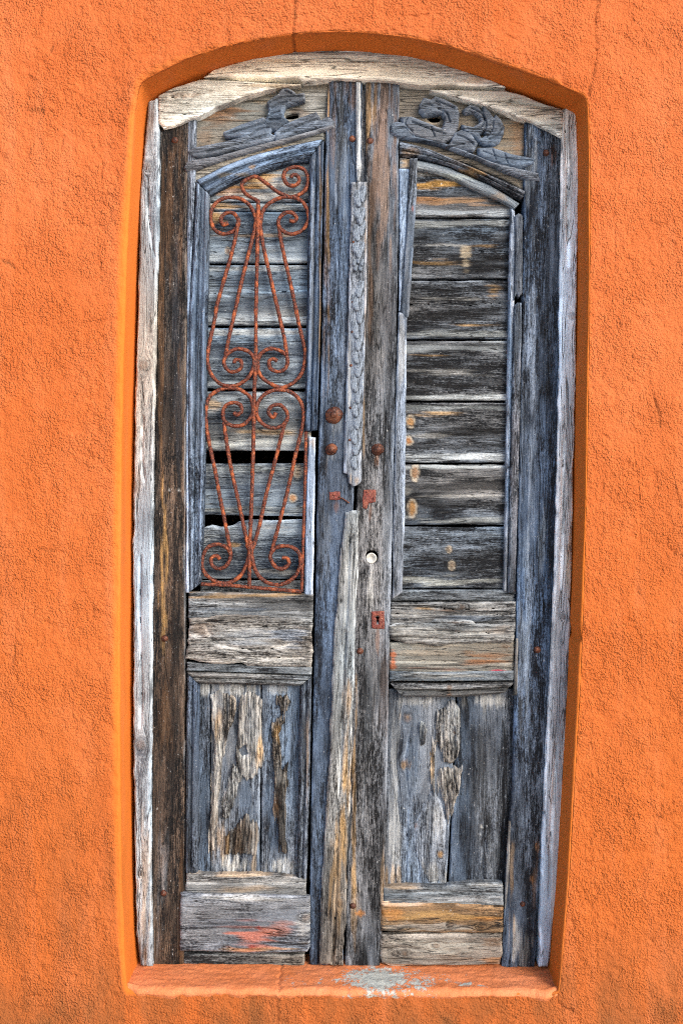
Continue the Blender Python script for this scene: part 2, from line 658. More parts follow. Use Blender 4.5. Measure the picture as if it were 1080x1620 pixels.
def stucco_material():
    t = NT('orange_stucco')
    o = t.n('ShaderNodeTexCoord').outputs['Object']
    sm = t.attr('smooth_lift').outputs['Fac']
    dirt = t.attr('dirt').outputs['Fac']
    big = t.noise(o, 1.3, 3, .55)
    med = t.noise(t.vscale(o, (1, 1, .55)), 6, 4, .6)
    fin = t.noise(o, 190, 2, .7)
    zz = t.n('ShaderNodeSeparateXYZ')
    t.l(o, zz.inputs[0])
    low = t.rng(zz.outputs['Z'], 2.6, .7)
    col = t.mix(t.rng(big, .35, .65), (.445, .101, .024), (.50, .129, .040))
    col = t.mix(t.math('MULTIPLY', low, .7), col, (.40, .099, .017))
    col = t.mix(t.math('MULTIPLY', t.rng(med, .50, .74), .22), col, (.38, .085, .018))
    col = t.mix(t.math('MULTIPLY', t.rng(med, .48, .28), .30), col, (.56, .165, .062))
    col = t.mix(t.math('MULTIPLY', t.rng(fin, .60, .76), .35), col, (.33, .070, .018))
    col = t.mix(t.math('MULTIPLY', t.rng(fin, .42, .28), .25), col, (.70, .25, .10))
    col = t.mix(t.math('MULTIPLY', sm, .70), col, (.64, .165, .018))  # brighter, redder colour on reveals and soffit stands in for bounced light
    run = t.rng(t.noise(t.vscale(o, (1, 1, .10)), 13, 4, .6), .54, .74)
    col = t.mix(t.math('MULTIPLY', run, .35), col, (.54, .175, .070))
    run2 = t.rng(t.noise(t.vscale(o, (1, 1, .16)), 7, 4, .65), .46, .28)
    col = t.mix(t.math('MULTIPLY', run2, .35), col, (.34, .078, .018))
    dn = t.math('MULTIPLY', dirt, t.rng(t.noise(t.vscale(o, (1, 1, .4)), 11, 4, .65), .28, .66))
    col = t.mix(dn, col, (.20, .070, .022))
    t.l(col, t.b.inputs['Base Color'])
    t.b.inputs['Roughness'].default_value = .85
    t.b.inputs['Specular IOR Level'].default_value = .15
    patch = t.rng(t.noise(o, 7, 3, .6), .38, .62, .42, 1.10)
    n1 = t.noise(o, 185, 1, .5)
    n2 = t.noise(t.vscale(o, (1, 1, .8)), 60, 2, .6)
    h = t.math('ADD', t.math('MULTIPLY', n1, .75), t.math('MULTIPLY', n2, .40))
    h = t.math('MULTIPLY', h, patch)
    k = t.math('SUBTRACT', 1.0, t.math('MULTIPLY', sm, .85))
    h = t.math('MULTIPLY', h, k)
    t.l(t.bump(h, .0112, 1.0), t.b.inputs['Normal'])
    return t.m


def sill_material():
    t = NT('worn_painted_threshold')
    o = t.n('ShaderNodeTexCoord').outputs['Object']
    pe = t.attr('peel').outputs['Fac']
    n1 = t.noise(o, 9, 5, .6)
    n2 = t.noise(o, 55, 5, .7)
    col = t.mix(t.rng(n1, .35, .65), (.54, .158, .046), (.60, .200, .080))
    col = t.mix(t.math('MULTIPLY', t.rng(n2, .55, .7), .5), col, (.42, .115, .045))
    gr = t.mix(t.rng(n2, .35, .65), (.28, .30, .28), (.44, .46, .43))
    pm = t.rng(t.math('ADD', pe, t.math('MULTIPLY', t.math('SUBTRACT', t.noise(o, 55, 5, .78), .5), 2.6)), .44, .62)
    col = t.mix(pm, col, gr)
    t.l(col, t.b.inputs['Base Color'])
    t.b.inputs['Roughness'].default_value = .7
    t.l(t.bump(t.math('SUBTRACT', t.noise(o, 90, 4, .7), t.math('MULTIPLY', pm, .3)), .007, .6), t.b.inputs['Normal'])
    return t.m


def plain(name, c1, c2, scale, rough=.8, bump=.002):
    t = NT(name)
    o = t.n('ShaderNodeTexCoord').outputs['Object']
    n = t.noise(o, scale, 5, .65)
    t.l(t.mix(t.rng(n, .35, .65), c1, c2), t.b.inputs['Base Color'])
    t.b.inputs['Roughness'].default_value = rough
    t.l(t.bump(n, bump, .7), t.b.inputs['Normal'])
    return t.m


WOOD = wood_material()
RUST = rust_material('rusty_iron', (.175, .042, .022), (.028, .011, .010), (.46, .120, .038), .0026)
RUSTD = rust_material('dark_rust', (.10, .032, .018), (.022, .011, .009), (.24, .085, .04))
REDP = rust_material('rusted_red_plate', (.19, .042, .032), (.07, .02, .016), (.26, .085, .05))
STUCCO = stucco_material()
SILL = sill_material()
ROOM = plain('dark_plaster', (.02, .02, .02), (.035, .033, .03), 8)
PAVE = plain('worn_concrete_paving', (.40, .385, .36), (.50, .485, .455), 5, .9, .004)
LOCKW = plain('chipped_white_enamel', (.36, .35, .32), (.56, .55, .51), 160, .45, .0008)

# ------------------------------------------------------------------ the wall
wall = thing('plastered_wall', 'orange stucco wall with a deep arched door recess', 'wall', (0, 0, 0))

left_edge = [(201, 1566), (196, 1500), (192, 1400), (190, 1240), (190, 1060), (191, 860), (193, 700), (197, 500), (200, 400), (207, 290),
             (213, 180), (219, 142), (224, 129)]
arch = [(241, 119), (260, 109), (293, 94), (344, 77), (395, 65), (464, 54), (533, 50), (588, 53), (651, 60), (707, 72), (762, 89),
        (818, 108), (873, 128), (912, 146), (924, 152)]
right_edge = [(928, 165), (930, 250), (930, 400), (928, 560), (925, 760), (919, 960), (913, 1100), (905, 1240), (896, 1400), (888, 1500),
              (882, 1570)]
bottom = [(800, 1570), (650, 1570), (500, 1569), (350, 1568), (240, 1567)]
cont = left_edge + arch + right_edge + bottom + [left_edge[0]]
cont, s_c = resample(cont, step=2.6)
cont = cont[:-1]
# soften the traced corners a little
for _ in range(4):
    cont = .5 * cont + .25 * np.roll(cont, 1, 0) + .25 * np.roll(cont, -1, 0)
NC = len(cont)
ctr = np.array([556.0, 840.0])


def to_rect(c, x0, x1, y0, y1):
    d = c - ctr
    tx = np.where(d[:, 0] > 0, (x1 - ctr[0]) / np.maximum(d[:, 0], 1e-6), (x0 - ctr[0]) / np.minimum(d[:, 0], -1e-6))
    ty = np.where(d[:, 1] > 0, (y1 - ctr[1]) / np.maximum(d[:, 1], 1e-6), (y0 - ctr[1]) / np.minimum(d[:, 1], -1e-6))
    return ctr + d * np.minimum(tx, ty)[:, None]


R1 = to_rect(cont, -160, 1240, -160, 1740)
R2 = to_rect(cont, -2300, 3400, -1500, 1745)
rings = []      # (xy px array, depth y array)
for yd in np.concatenate([[.20, .17], np.linspace(.15, .012, 34)]):
    rings.append((cont, np.full(NC, yd)))
# rounded arris; the left jamb is more softly rounded
tl = smooth(430, 230, cont[:, 0])
rad = .005 + .004 * tl
out = (cont - ctr) / np.sqrt(((cont - ctr) ** 2).sum(1))[:, None]
tan = np.roll(cont, -1, 0) - np.roll(cont, 1, 0)
nrm2 = np.stack([tan[:, 1], -tan[:, 0]], 1)
nrm2 /= np.sqrt((nrm2 ** 2).sum(1))[:, None]
nrm2 *= np.sign((nrm2 * out).sum(1))[:, None]
for ang in np.linspace(0.15, math.pi / 2, 7):
    rings.append((cont + nrm2 * (rad / S * (1 - math.cos(ang)))[:, None], rad * (1 - math.sin(ang))))
c1 = cont + nrm2 * (rad / S)[:, None]
for f in np.linspace(0, 1, 190)[1:]:
    ff = f ** 1.08
    rings.append((c1 * (1 - ff) + R1 * ff, np.zeros(NC)))
for f in np.linspace(0, 1, 10)[1:]:
    rings.append((R1 * (1 - f * f) + R2 * f * f, np.zeros(NC)))
NR = len(rings)
PX = np.array([r[0][:, 0] for r in rings])
PY = np.array([r[0][:, 1] for r in rings])
YD = np.array([r[1] for r in rings])
X = (PX - 540) * S
Z = (GROUND_PY - PY) * S
P3 = np.stack([X, YD, Z], -1)
du = np.roll(P3, -1, 1) - np.roll(P3, 1, 1)
dv = np.gradient(P3, axis=0)
N3 = np.cross(du, dv)
N3 /= np.sqrt((N3 ** 2).sum(-1))[..., None] + 1e-12
if N3[NR // 2, :, 1].mean() > 0:
    N3 = -N3
U = X + YD * .8
W = Z + YD * .6
ringi = np.arange(NR)[:, None] + 0 * PX
n_j = 36
dist_edge = (ringi - n_j - 6) * 1.0
edgew = np.exp(-np.abs(dist_edge) / 5.0)
archw = smooth(200, 120, PY) * 1.0
# smooth trowelled band beside the opening and on the jambs; also masks painted light
sm = np.where(ringi < n_j + 7, 1.0, smooth(9, 0, dist_edge) * smooth(500, 300, PX) * .7 + smooth(6, 0, dist_edge) * .25)
sm = np.clip(sm * np.where(ringi < n_j, 1, 1 - .5 * archw), 0, 1)
rgh = 1 - .85 * sm
disp = (fbm(U * 3.0, W * 3.0, 3, 3) - .5) * .010
disp += (fbm(U * 22 + W * 9, W * 22, 5, 3) - .5) * .0040 * (.35 + .65 * rgh)
pz = smooth(.35, .65, fbm(U * 5, W * 5, 61, 3))
disp += (fbm((U + W * .5) * 75, (W - U * .3) * 60, 9, 3) - .5) * .0030 * rgh * (.25 + .75 * pz)
disp += -smooth(.62, .74, fbm(U * 60, W * 60, 15, 2)) * .0020 * rgh
disp += (fbm(U * 40, W * 40, 21, 3) - .5) * .013 * edgew * (.55 + archw)
fade = smooth(3, 9, ringi)
disp = disp * np.where(ringi < n_j, .6, 1) * (.3 + .7 * fade)
Pl = np.stack([PX.ravel(), PY.ravel()], 1)
groove = np.zeros(PX.size)
crack_lines = [
    ([(464, -20), (466, 20), (463, 48), (465, 60)], 1.5, .007),
    ([(462, 60), (465, 75), (466, 90)], 1.1, .005),
    ([(946, -10), (941, 40), (944, 80), (937, 118), (930, 150)], 1.4, .006),
    ([(0, 411), (12, 416), (22, 424)], 1.6, .004),
    ([(40, 172), (52, 173), (67, 174)], 1.3, .004),
    ([(60, 869), (80, 871), (104, 874)], 1.8, .006),
    ([(90, 512), (150, 508), (186, 504)], .9, .0025),
    ([(440, 1575), (437, 1590), (440, 1605), (436, 1625)], 1.5, .006),
    ([(1030, 618), (1040, 650), (1043, 675)], 1.6, .004),
    ([(968, 310), (972, 380), (970, 430)], 1.0, .002),
    ([(1000, 700), (1010, 780), (1012, 860)], 1.2, .002),
    ([(80, 80), (84, 72)], 1.6, .004),
    ([(880, 1575), (886, 1590), (905, 1600)], 1.4, .006),
]
rb = np.random.RandomState(5)
for _ in range(46):
    bx, by = rb.choice([rb.uniform(5, 185), rb.uniform(935, 1075), rb.uniform(5, 1075)]), rb.uniform(0, 1610)
    an, ln = rb.uniform(-.3, 1.9), rb.uniform(8, 34)
    p0 = np.array([bx, by])
    dv_ = np.array([math.cos(an), math.sin(an)]) * ln
    bend = np.array([-dv_[1], dv_[0]]) * rb.uniform(-.2, .2)
    crack_lines.append(([tuple(p0), tuple(p0 + dv_ * .5 + bend), tuple(p0 + dv_)], rb.uniform(.7, 1.8), rb.choice([.005, .0034, -.0030, -.004])))
near = (Pl[:, 0] > -40) & (Pl[:, 0] < 1120) & (Pl[:, 1] > -40) & (Pl[:, 1] < 1660)
dirt = np.zeros(PX.size)
for (pts, w, dp) in crack_lines:
    pa = np.array(pts)
    near = (Pl[:, 0] > pa[:, 0].min() - 8) & (Pl[:, 0] < pa[:, 0].max() + 8) & (Pl[:, 1] > pa[:, 1].min() - 8) & (Pl[:, 1] < pa[:, 1].max() + 8)
    if not near.any():
        continue
    dd = line_dist(Pl[near], catmull(pts) if len(pts) > 2 else pts)
    dd = dd + (fbm(Pl[near, 0] / 9, Pl[near, 1] / 9, 3, 2) - .5) * 2.5
    groove[near] += -dp * smooth(w + 1.2, w * .3, np.abs(dd))
    dirt[near] = np.maximum(dirt[near], (.8 if dp > .0035 else .1) * smooth(w + 1.2, w * .2, np.abs(dd)))
# the chipped scar right of the frame
for (cx, cy, r, dp) in [(921, 1003, 11, -.006), (925, 988, 6, .004), (916, 1012, 6, -.005), (75, 985, 5, -.004), (228, 150, 8, -.006), (234, 158, 6, -.006)]:
    rr_ = np.sqrt((Pl[:, 0] - cx) ** 2 + (Pl[:, 1] - cy) ** 2) / r
    groove += dp * smooth(1.1, .3, rr_)
groove = groove.reshape(PX.shape)
P3 = P3 + N3 * (disp + groove)[..., None]
dirt = dirt.reshape(PX.shape)
dirt = np.maximum(dirt, smooth(1420, 1640, PY) * 1.0 * (ringi >= n_j))
dirt = np.maximum(dirt, smooth(1000, 1560, PY) * .55 * smooth(330, 120, PX))
dirt = np.maximum(dirt, .75 * np.exp(-((PY - 1590) / 12.0) ** 2) * (PX > 560) * (PX < 940))
dirt = np.maximum(dirt, .9 * edgew * archw * .6)
V = P3.reshape(-1, 3)
jj, ii = np.meshgrid(np.arange(NR - 1), np.arange(NC), indexing='ij')
i2 = (ii + 1) % NC
F = np.stack([jj * NC + ii, jj * NC + i2, (jj + 1) * NC + i2, (jj + 1) * NC + ii], -1).reshape(-1, 4)
k = len(F) * 2 // 3
if np.cross(V[F[k, 1]] - V[F[k, 0]], V[F[k, 2]] - V[F[k, 0]])[1] > 0:
    F = np.ascontiguousarray(F[:, ::-1])
make_mesh('stucco_face', V, F, STUCCO, wall, {'smooth_lift': ('FLOAT', sm.ravel()), 'dirt': ('FLOAT', dirt.ravel())})

# threshold: nearly level top, rounded nose a little proud of the wall
nx, prof = 300, []
for yv in np.linspace(.20, .010, 42):
    prof.append((yv, 0.0))
for an in np.linspace(.1, math.pi * .5, 8):
    prof.append((.010 - .016 * math.sin(an), -.016 * (1 - math.cos(an))))
for zz in np.linspace(-.018, -.034, 6):
    prof.append((-.006 + (-.018 - zz) * .75, zz))
prof = np.array(prof)
xs = np.linspace(0, 1, nx)
lx = 196 + 0 * xs
TX, TP = np.meshgrid(xs, np.arange(len(prof)))
pyv = prof[:, 0][TP]
pzv = prof[:, 1][TP]
fx = TX * (886 - 198) + 198
sxw = (fx - 540) * S
ztop = (GROUND_PY - 1561 - (fx - 196) / 696 * 6) * S
und = (fbm(fx / 60, pyv * 30, 31, 3) - .5) * .007
und2 = (fbm(fx / 16, pyv * 90, 35, 3) - .5) * .004
lip = smooth(.03, -.004, pyv)
nose = (fbm(fx / 26, fx * 0, 39, 4) - .5) * .026 * lip
endw = smooth(0, .035, TX) * smooth(1, .965, TX)
nose = nose + (1 - endw) * .022 * lip
V = np.stack([sxw, pyv + nose * .6, ztop + pzv * (1 + .5 * (fbm(fx / 40, fx * 0, 43, 2) - .5)) + und + und2 + nose * .3], -1)
# hairline crack
ck = smooth(3.0, .6, np.abs(fx - (441 + 2 * np.sin(pyv * 160)) + (pyv * 6)))
V[..., 2] -= ck * .004
peel = np.zeros(fx.shape)
for (cx, cy, rx, ry, stg) in [(600, .055, 62, .075, 1.0), (655, .04, 50, .06, .6), (738, .03, 14, .02, .75), (762, .02, 10, .012, .6),
                              (535, .05, 14, .02, .6), (508, .06, 9, .02, .5), (505, .03, 8, .01, .5), (470, .03, 30, .05, .25), (715, .06, 30, .03, .4)]:
    peel = np.maximum(peel, stg * np.exp(-((fx - cx) / rx) ** 2 - ((pyv - cy) / ry) ** 2))
jj, ii = np.meshgrid(np.arange(len(prof) - 1), np.arange(nx - 1), indexing='ij')
v = (jj * nx + ii).ravel()
F = np.stack([v, v + nx, v + nx + 1, v + 1], 1)
make_mesh('threshold', V.reshape(-1, 3), np.ascontiguousarray(F), SILL, wall, {'peel': ('FLOAT', peel.ravel())})

# pavement and dark room behind the door
pv = make_mesh('pavement', [(-600, -1200, 0), (600, -1200, 0), (600, .3, 0), (-600, .3, 0)], [(0, 1, 2, 3)], PAVE)
pv['kind'] = 'structure'
x0, x1, y0_, y1_, z0, z1 = -.85, .85, .22, 2.4, .02, 3.1
rv = [(x0, y0_, z0), (x1, y0_, z0), (x1, y1_, z0), (x0, y1_, z0), (x0, y0_, z1), (x1, y0_, z1), (x1, y1_, z1), (x0, y1_, z1)]
room = make_mesh('interior_room', rv, [(0, 1, 2, 3), (4, 7, 6, 5), (3, 2, 6, 7), (0, 3, 7, 4), (1, 5, 6, 2)], ROOM)
room['kind'] = 'structure'
for p in room.data.polygons:
    p.use_smooth = False

# ------------------------------------------------------------------ the frame
frame = thing('door_frame', 'bleached wooden door frame with three-piece arched head board', 'door frame', (0, 0, 0))
YF = .112
shape('jamb_board', [(234, 160), (250, 152), (252, 205), (252, 320), (247, 500), (243, 700), (241, 900), (240, 1100), (239, 1300), (241, 1530),
                     (222, 1530), (215, 1480), (211, 1240), (210, 1000), (210, 860), (212, 700), (217, 500), (222, 300), (229, 220)],
      YF, .06, 'pale', frame, amp=.9, edge=3, rough=1.6, var=.3,
      knots=[(234, 263, 8), (229, 578, 9), (213, 765, 7), (224, 1178, 9), (222, 1383, 5)],
      cracks=[([(234, 300), (235, 340), (240, 385), (245, 405)], .7), ([(226, 660), (224, 720), (228, 760)], .6), ([(222, 880), (221, 960), (224, 1100), (222, 1150)], .8)],
      stains=[(232, 185, 12, 34, BR, .7), (230, 1400, 10, 120, OC, .35), (231, 1230, 12, 120, GY, .4),
              (214, 600, 4, 40, OR, .7), (214, 480, 3, 60, OC, .6), (216, 770, 8, 22, BR, .5), (226, 1510, 14, 20, BR, .7)])
shape('jamb_board', [(892, 165), (912, 170), (915, 250), (915, 340), (912, 500), (910, 640), (906, 800), (903, 960), (898, 1100), (892, 1240),
                     (883, 1400), (872, 1500), (867, 1532), (852, 1532), (855, 1400), (861, 1240), (868, 1100), (875, 960), (880, 800), (884, 600), (886, 340), (888, 205)],
      YF, .06, 'rframe', frame, lean=-.03, amp=.9, edge=3, rough=1.3, var=.3,
      knots=[(889, 975, 5), (905, 500, 5)],
      cracks=[([(893, 180), (897, 260), (898, 420)], .7), ([(891, 700), (889, 840), (886, 930)], .7), ([(880, 1180), (872, 1300), (868, 1420)], .7)],
      stains=[(900, 300, 10, 160, WH, .6), (898, 760, 8, 150, WH, .4), (900, 880, 5, 110, OC, .5), (876, 1330, 12, 160, OC, .25), (885, 1050, 12, 200, GY, .4)])
HB = dict(axis='h', amp=1.1, edge=2.5, rough=1.0, var=.3)
shape('head_board', [(322, 121), (337, 109), (395, 90), (464, 79), (560, 76), (620, 81), (662, 89), (725, 107), (777, 125), (802, 137),
                     (707, 133), (666, 134), (640, 130), (599, 126), (540, 123), (498, 126), (481, 128), (471, 123), (400, 121)],
      YF - .004, .06, 'cream', frame, stains=[(420, 97, 90, 5, OC, .4), (560, 86, 160, 4, BR, .4), (750, 124, 30, 6, OC, .5)], **HB)
shape('head_board', [(250, 150), (262, 143), (276, 136), (316, 124.5), (400, 128), (474, 131.5), (479, 133), (430, 139), (382, 153), (344, 168), (313, 184), (272, 199), (258, 202), (250, 194)],
      YF - .002, .06, 'cream', frame, knots=[(292, 152, 6)], cracks=[([(250, 179), (275, 180), (300, 179)], .8), ([(268, 153), (285, 151), (305, 148)], .9)],
      stains=[(292, 150, 26, 5, BR, .6), (420, 135, 60, 3, OC, .4)], **HB)
shape('head_board', [(677, 140), (800, 142), (830, 150), (862, 164), (891, 172), (889, 216), (873, 208), (836, 190), (799, 176), (762, 163), (725, 153), (688, 144)],
      YF - .002, .06, 'cream', frame, stains=[(850, 185, 40, 14, OC, .2), (740, 150, 50, 3, BR, .3)],
      cracks=[([(800, 160), (840, 166), (880, 170)], .6)], **HB)

# ------------------------------------------------------------------ left leaf
left = thing('door_leaf', 'left weathered door leaf with rusty scrolled iron grille in its upper panel', 'door', (0, 0, 0))
right = thing('door_leaf', 'right weathered door leaf with solid boarded upper panel, white round lock and rusty keyhole plate', 'door', (0, 0, 0))
YS = .130     # stile faces
YB = .158     # boards in the upper panels

shape('hinge_stile', [(252, 195), (300, 175), (297, 300), (296, 500), (294, 700), (293, 1060), (293, 1240), (293, 1400), (291, 1528), (242, 1528), (240, 1240), (241, 1000), (243, 860), (245, 700), (249, 500), (253, 300)],
      YS, .04, 'dark', left, amp=1.0, rough=.8, var=.5, rot=.8,
      stains=[(254, 600, 6, 330, BR, .7), (266, 300, 16, 130, BR, .55), (278, 1050, 16, 420, BK, .55), (284, 560, 10, 200, (.05, .06, .08), .6), (260, 860, 9, 90, OC, .55), (263, 980, 8, 60, OC, .6), (283, 700, 8, 200, BK, .6), (280, 1000, 10, 160, BK, .7),
              (294, 1000, 4, 500, GY, .6), (286, 400, 5, 200, BR, .5), (265, 1200, 20, 200, BK, .5), (287, 1420, 6, 120, BR, .5), (262, 1140, 12, 60, BR, .4), (270, 200, 24, 30, BK, .6),
              (276, 775, 14, 1.6, WH, .9), (255, 1400, 10, 100, GY, .3)])
shape('stile_edge', [(297, 182), (311, 176), (309, 290), (300, 480), (298, 700), (300, 938), (293, 938), (294, 700), (295, 500), (296, 290)],
      YS - .002, .03, 'pblue', left, amp=.5, rough=.5)
# upper panel behind the carving, with its worn hole
hole1 = [(450, 183), (458, 180), (468, 178), (474, 181), (471, 186), (462, 188), (453, 188)]
shape('upper_panel', [(305, 180), (330, 165), (380, 145), (440, 132), (520, 126), (520, 222), (440, 240), (380, 262), (330, 285), (305, 296)],
      .146, .02, 'panel', left, axis='h', amp=.7, rough=.3, var=.16, holes=[hole1],
      stains=[(350, 175, 40, 14, OR, .5), (345, 195, 40, 12, BR, .6), (370, 178, 26, 6, BK, .6), (325, 215, 20, 20, BR, .4), (495, 165, 22, 26, WH, .6), (470, 175, 16, 12, BR, .5), (420, 160, 40, 8, OC, .4), (440, 215, 70, 10, OC, .35)])
shape('arched_rail', [(308, 286), (350, 266), (395, 249), (450, 234), (513, 221), (513, 206), (450, 219), (395, 234), (345, 253), (305, 273)],
      .138, .02, 'panel', left, axis='h', amp=.6, rough=.5, stains=[(410, 236, 90, 8, OC, .5)])
MB = [(0, -2), (.07, 5), (.20, 10), (.34, 9), (.42, 3), (.46, -5), (.51, -5), (.55, 2), (.68, 7), (.82, 5), (.86, -1), (1, -8)]
ruled('arched_moulding', [(310, 284), (350, 264), (395, 247), (450, 232), (511, 219)], [(331, 307), (360, 292), (395, 277), (450, 260), (489, 252)],
      YS, .03, 'mblue', left, MB, curve=True, stains=[(400, 277, 80, 3, (.30, .25, .16), .5), (398, 264, 5, 4, OC, .5)])
ruled('panel_moulding', [(310, 287), (305, 400), (299, 500), (297, 700), (299, 860), (300, 936)], [(331, 308), (330, 400), (328, 500), (325, 700), (321, 850), (317, 923)],
      YS, .03, 'mblue', left, [(0, -2), (.06, 5), (.2, 8), (.30, 6), (.34, -4), (.39, -4), (.43, 2), (.62, 3), (.66, -2), (.70, 5), (.84, 8), (.93, 4), (1, -6)], stains=[(322, 500, 8, 300, BL, .35), (305, 700, 6, 300, BL, .3), (309, 770, 2.5, 14, BK, .9)])
ruled('panel_moulding', [(489, 253), (488, 300), (486, 400), (485, 500), (481, 682)], [(512, 222), (511, 300), (508, 420), (507, 500), (502, 680)],
      YS, .03, 'blue', left, [(0, -6), (.08, 3), (.22, 8), (.38, 6), (.46, -5), (.52, -5), (.57, 4), (.72, 6), (.80, -3), (.84, -3), (.88, 3), (1, 1)], stains=[(506, 400, 3, 250, OC, .5), (493, 420, 6, 200, GY, .5), (497, 260, 8, 30, GY, .4)])
shape('panel_strip', [(487, 690), (499, 692), (498, 800), (495, 946), (481, 944), (484, 800)], YS + .001, .03, 'pblue', left, amp=.5, rough=.7, step=(1.1, 2.4),
      stains=[(492, 700, 8, 14, OC, .4), (490, 850, 6, 120, BL, .3)])
# boards behind the grille
BLD = dict(axis='h', amp=.75, edge=2.2, rough=.7, var=.45)
xl, xr = 316, 492


def lboard(yt0, yt1, yb0, yb1, **kw):
    n = 9
    t = np.linspace(0, 1, n)
    top = [(xl + (xr - xl) * q, yt0 + (yt1 - yt0) * q) for q in t]
    bot = [(xl + (xr - xl) * q, yb0 + (yb1 - yb0) * q) for q in t][::-1]
    d = dict(BLD)
    d.update(kw)
    shape('board', top + bot, YB, .02, 'boardl', left, **d)


PW = (.42, .48, .53)
NV = (.055, .075, .11)
lboard(246, 246, 318, 318.5, stains=[(400, 282, 70, 22, OC, .8), (370, 300, 40, 12, OR, .5), (445, 290, 26, 14, WH, .8), (430, 311, 70, 6, WH, .85)], knots=[(440, 297, 3)])
lboard(320, 320.5, 332, 332.5, stains=[(345, 326, 36, 8, OC, .8), (450, 326, 60, 7, (.26, .28, .28), .7)])
lboard(334, 334, 414.5, 415, stains=[(342, 344, 24, 16, OC, .8), (410, 360, 60, 8, NV, .5), (400, 372, 70, 4, OC, .4), (440, 396, 60, 10, PW, .7), (340, 404, 30, 8, PW, .6), (400, 411, 200, 4, PW, .6)], knots=[(361, 397, 4, (.35, .2, .12), 1.4)])
lboard(418.5, 418, 514, 514.5, cracks=[([(316, 466), (345, 463), (365, 467), (390, 461), (430, 462), (492, 458)], .9)],
       stains=[(400, 425, 200, 6, (.34, .38, .41), .8), (400, 446, 90, 9, NV, .6), (400, 484, 90, 9, NV, .5), (440, 468, 60, 5, GY, .5), (400, 506, 200, 6, PW, .7)])
lboard(518, 518, 614, 614.5, stains=[(400, 527, 200, 8, (.44, .48, .50), .85), (400, 560, 200, 16, NV, .75), (400, 590, 200, 9, (.10, .13, .18), .6), (400, 607, 200, 6, PW, .9)])
lboard(618.5, 619, 713, 713, stains=[(335, 640, 14, 16, OC, .5), (400, 627, 200, 7, PW, .6), (400, 658, 200, 12, NV, .55), (420, 683, 80, 6, OC, .5), (400, 702, 200, 8, (.46, .49, .48), .85)])
lboard(733, 732, 815, 817, knots=[(463, 788, 6, (.46, .22, .07), 1.0), (471, 746, 7, (.45, .35, .25), 1.4)], stains=[(390, 741, 200, 6, (.30, .34, .36), .8), (400, 772, 120, 14, NV, .75), (400, 794, 90, 6, NV, .5), (400, 806, 200, 7, (.46, .50, .50), .85)])
shape('board', [(xl, 836), (335, 830), (350, 834), (368, 830), (378, 824), (400, 821), (440, 822), (xr, 820), (xr, 916), (xl, 916)], YB, .02, 'boardl', left, axis='h', amp=.9, rough=1.2, var=.45,
      stains=[(410, 835, 60, 8, WH, .45), (400, 880, 80, 8, BK, .35), (370, 862, 10, 4, OC, .6), (440, 905, 60, 8, WH, .5)])
shape('board', [(xl, 918), (xr, 918), (xr, 942), (xl, 940)], YB + .002, .02, 'rail', left, axis='h', amp=.6, rough=.4)
# lock stile with the meeting edge
RUN = lambda pts, d, w: (lambda Q, din: -d * np.exp(-(line_dist(Q, pts) / w) ** 2))
LS_STAIN = [(516, 400, 5, 270, BR, .45), (540, 450, 10, 240, BL, .4), (538, 250, 14, 120, GY, .35), (526, 200, 10, 90, BR, .4), (516, 850, 12, 90, GY, .3), (520, 620, 16, 60, BL, .3),
            (505, 1250, 10, 200, BL, .25), (528, 672, 12, 20, GY, .55), (524, 722, 8, 10, GY, .5), (530, 802, 6, 12, (.16, .07, .035), .5), (556, 160, 12, 40, BR, .5), (519, 330, 2, 260, OC, .5)]
shape('lock_stile', [(519, 126), (573, 126), (571, 287), (568, 500), (563, 700), (559, 800), (555, 1000), (549, 1250), (543, 1528), (489, 1528), (491, 1300), (495, 1100), (498, 945), (501, 800), (504, 690), (509, 500), (513, 300), (515, 200)],
      YS, .04, 'blue', left, amp=.9, rough=.6, var=.5, stains=LS_STAIN, hfun=RUN([(521, 126), (519, 300), (515, 500), (510, 690)], 4.5, 1.6), cracks=[([(532, 290), (535, 420), (531, 560)], .35)])
shape('cover_strip', [(562, 128), (571, 128), (571, 288), (563, 288)], YS - .010, .02, 'pale', left, amp=.7, rough=1.2, step=(1.1, 2.4), stains=[(566, 200, 5, 40, GY, .4), (566, 270, 3, 6, BK, .8), (565, 290, 5, 10, BK, .5)])

shape('rebate_strip', [(570, 126), (580, 126), (581, 290), (569, 290)], YS + .014, .02, 'gstile', left, amp=.7, rough=.5, step=(1.1, 2.4))

# carved astragal on the meeting edge
ast = shape('carved_astragal', [(555, 287), (581, 286), (580, 460), (576, 600), (573, 700), (572, 762), (566, 768), (558, 769), (552, 764), (549, 750), (543, 748), (546, 620), (551, 460)],
            YS - .014, .02, 'pblue', left, amp=.7, rough=.9, var=.3, stains=[(562, 700, 12, 60, GY, .5), (578, 500, 2.5, 200, OC, .4), (565, 760, 14, 12, OC, .4), (551, 560, 3, 120, WH, .5)])


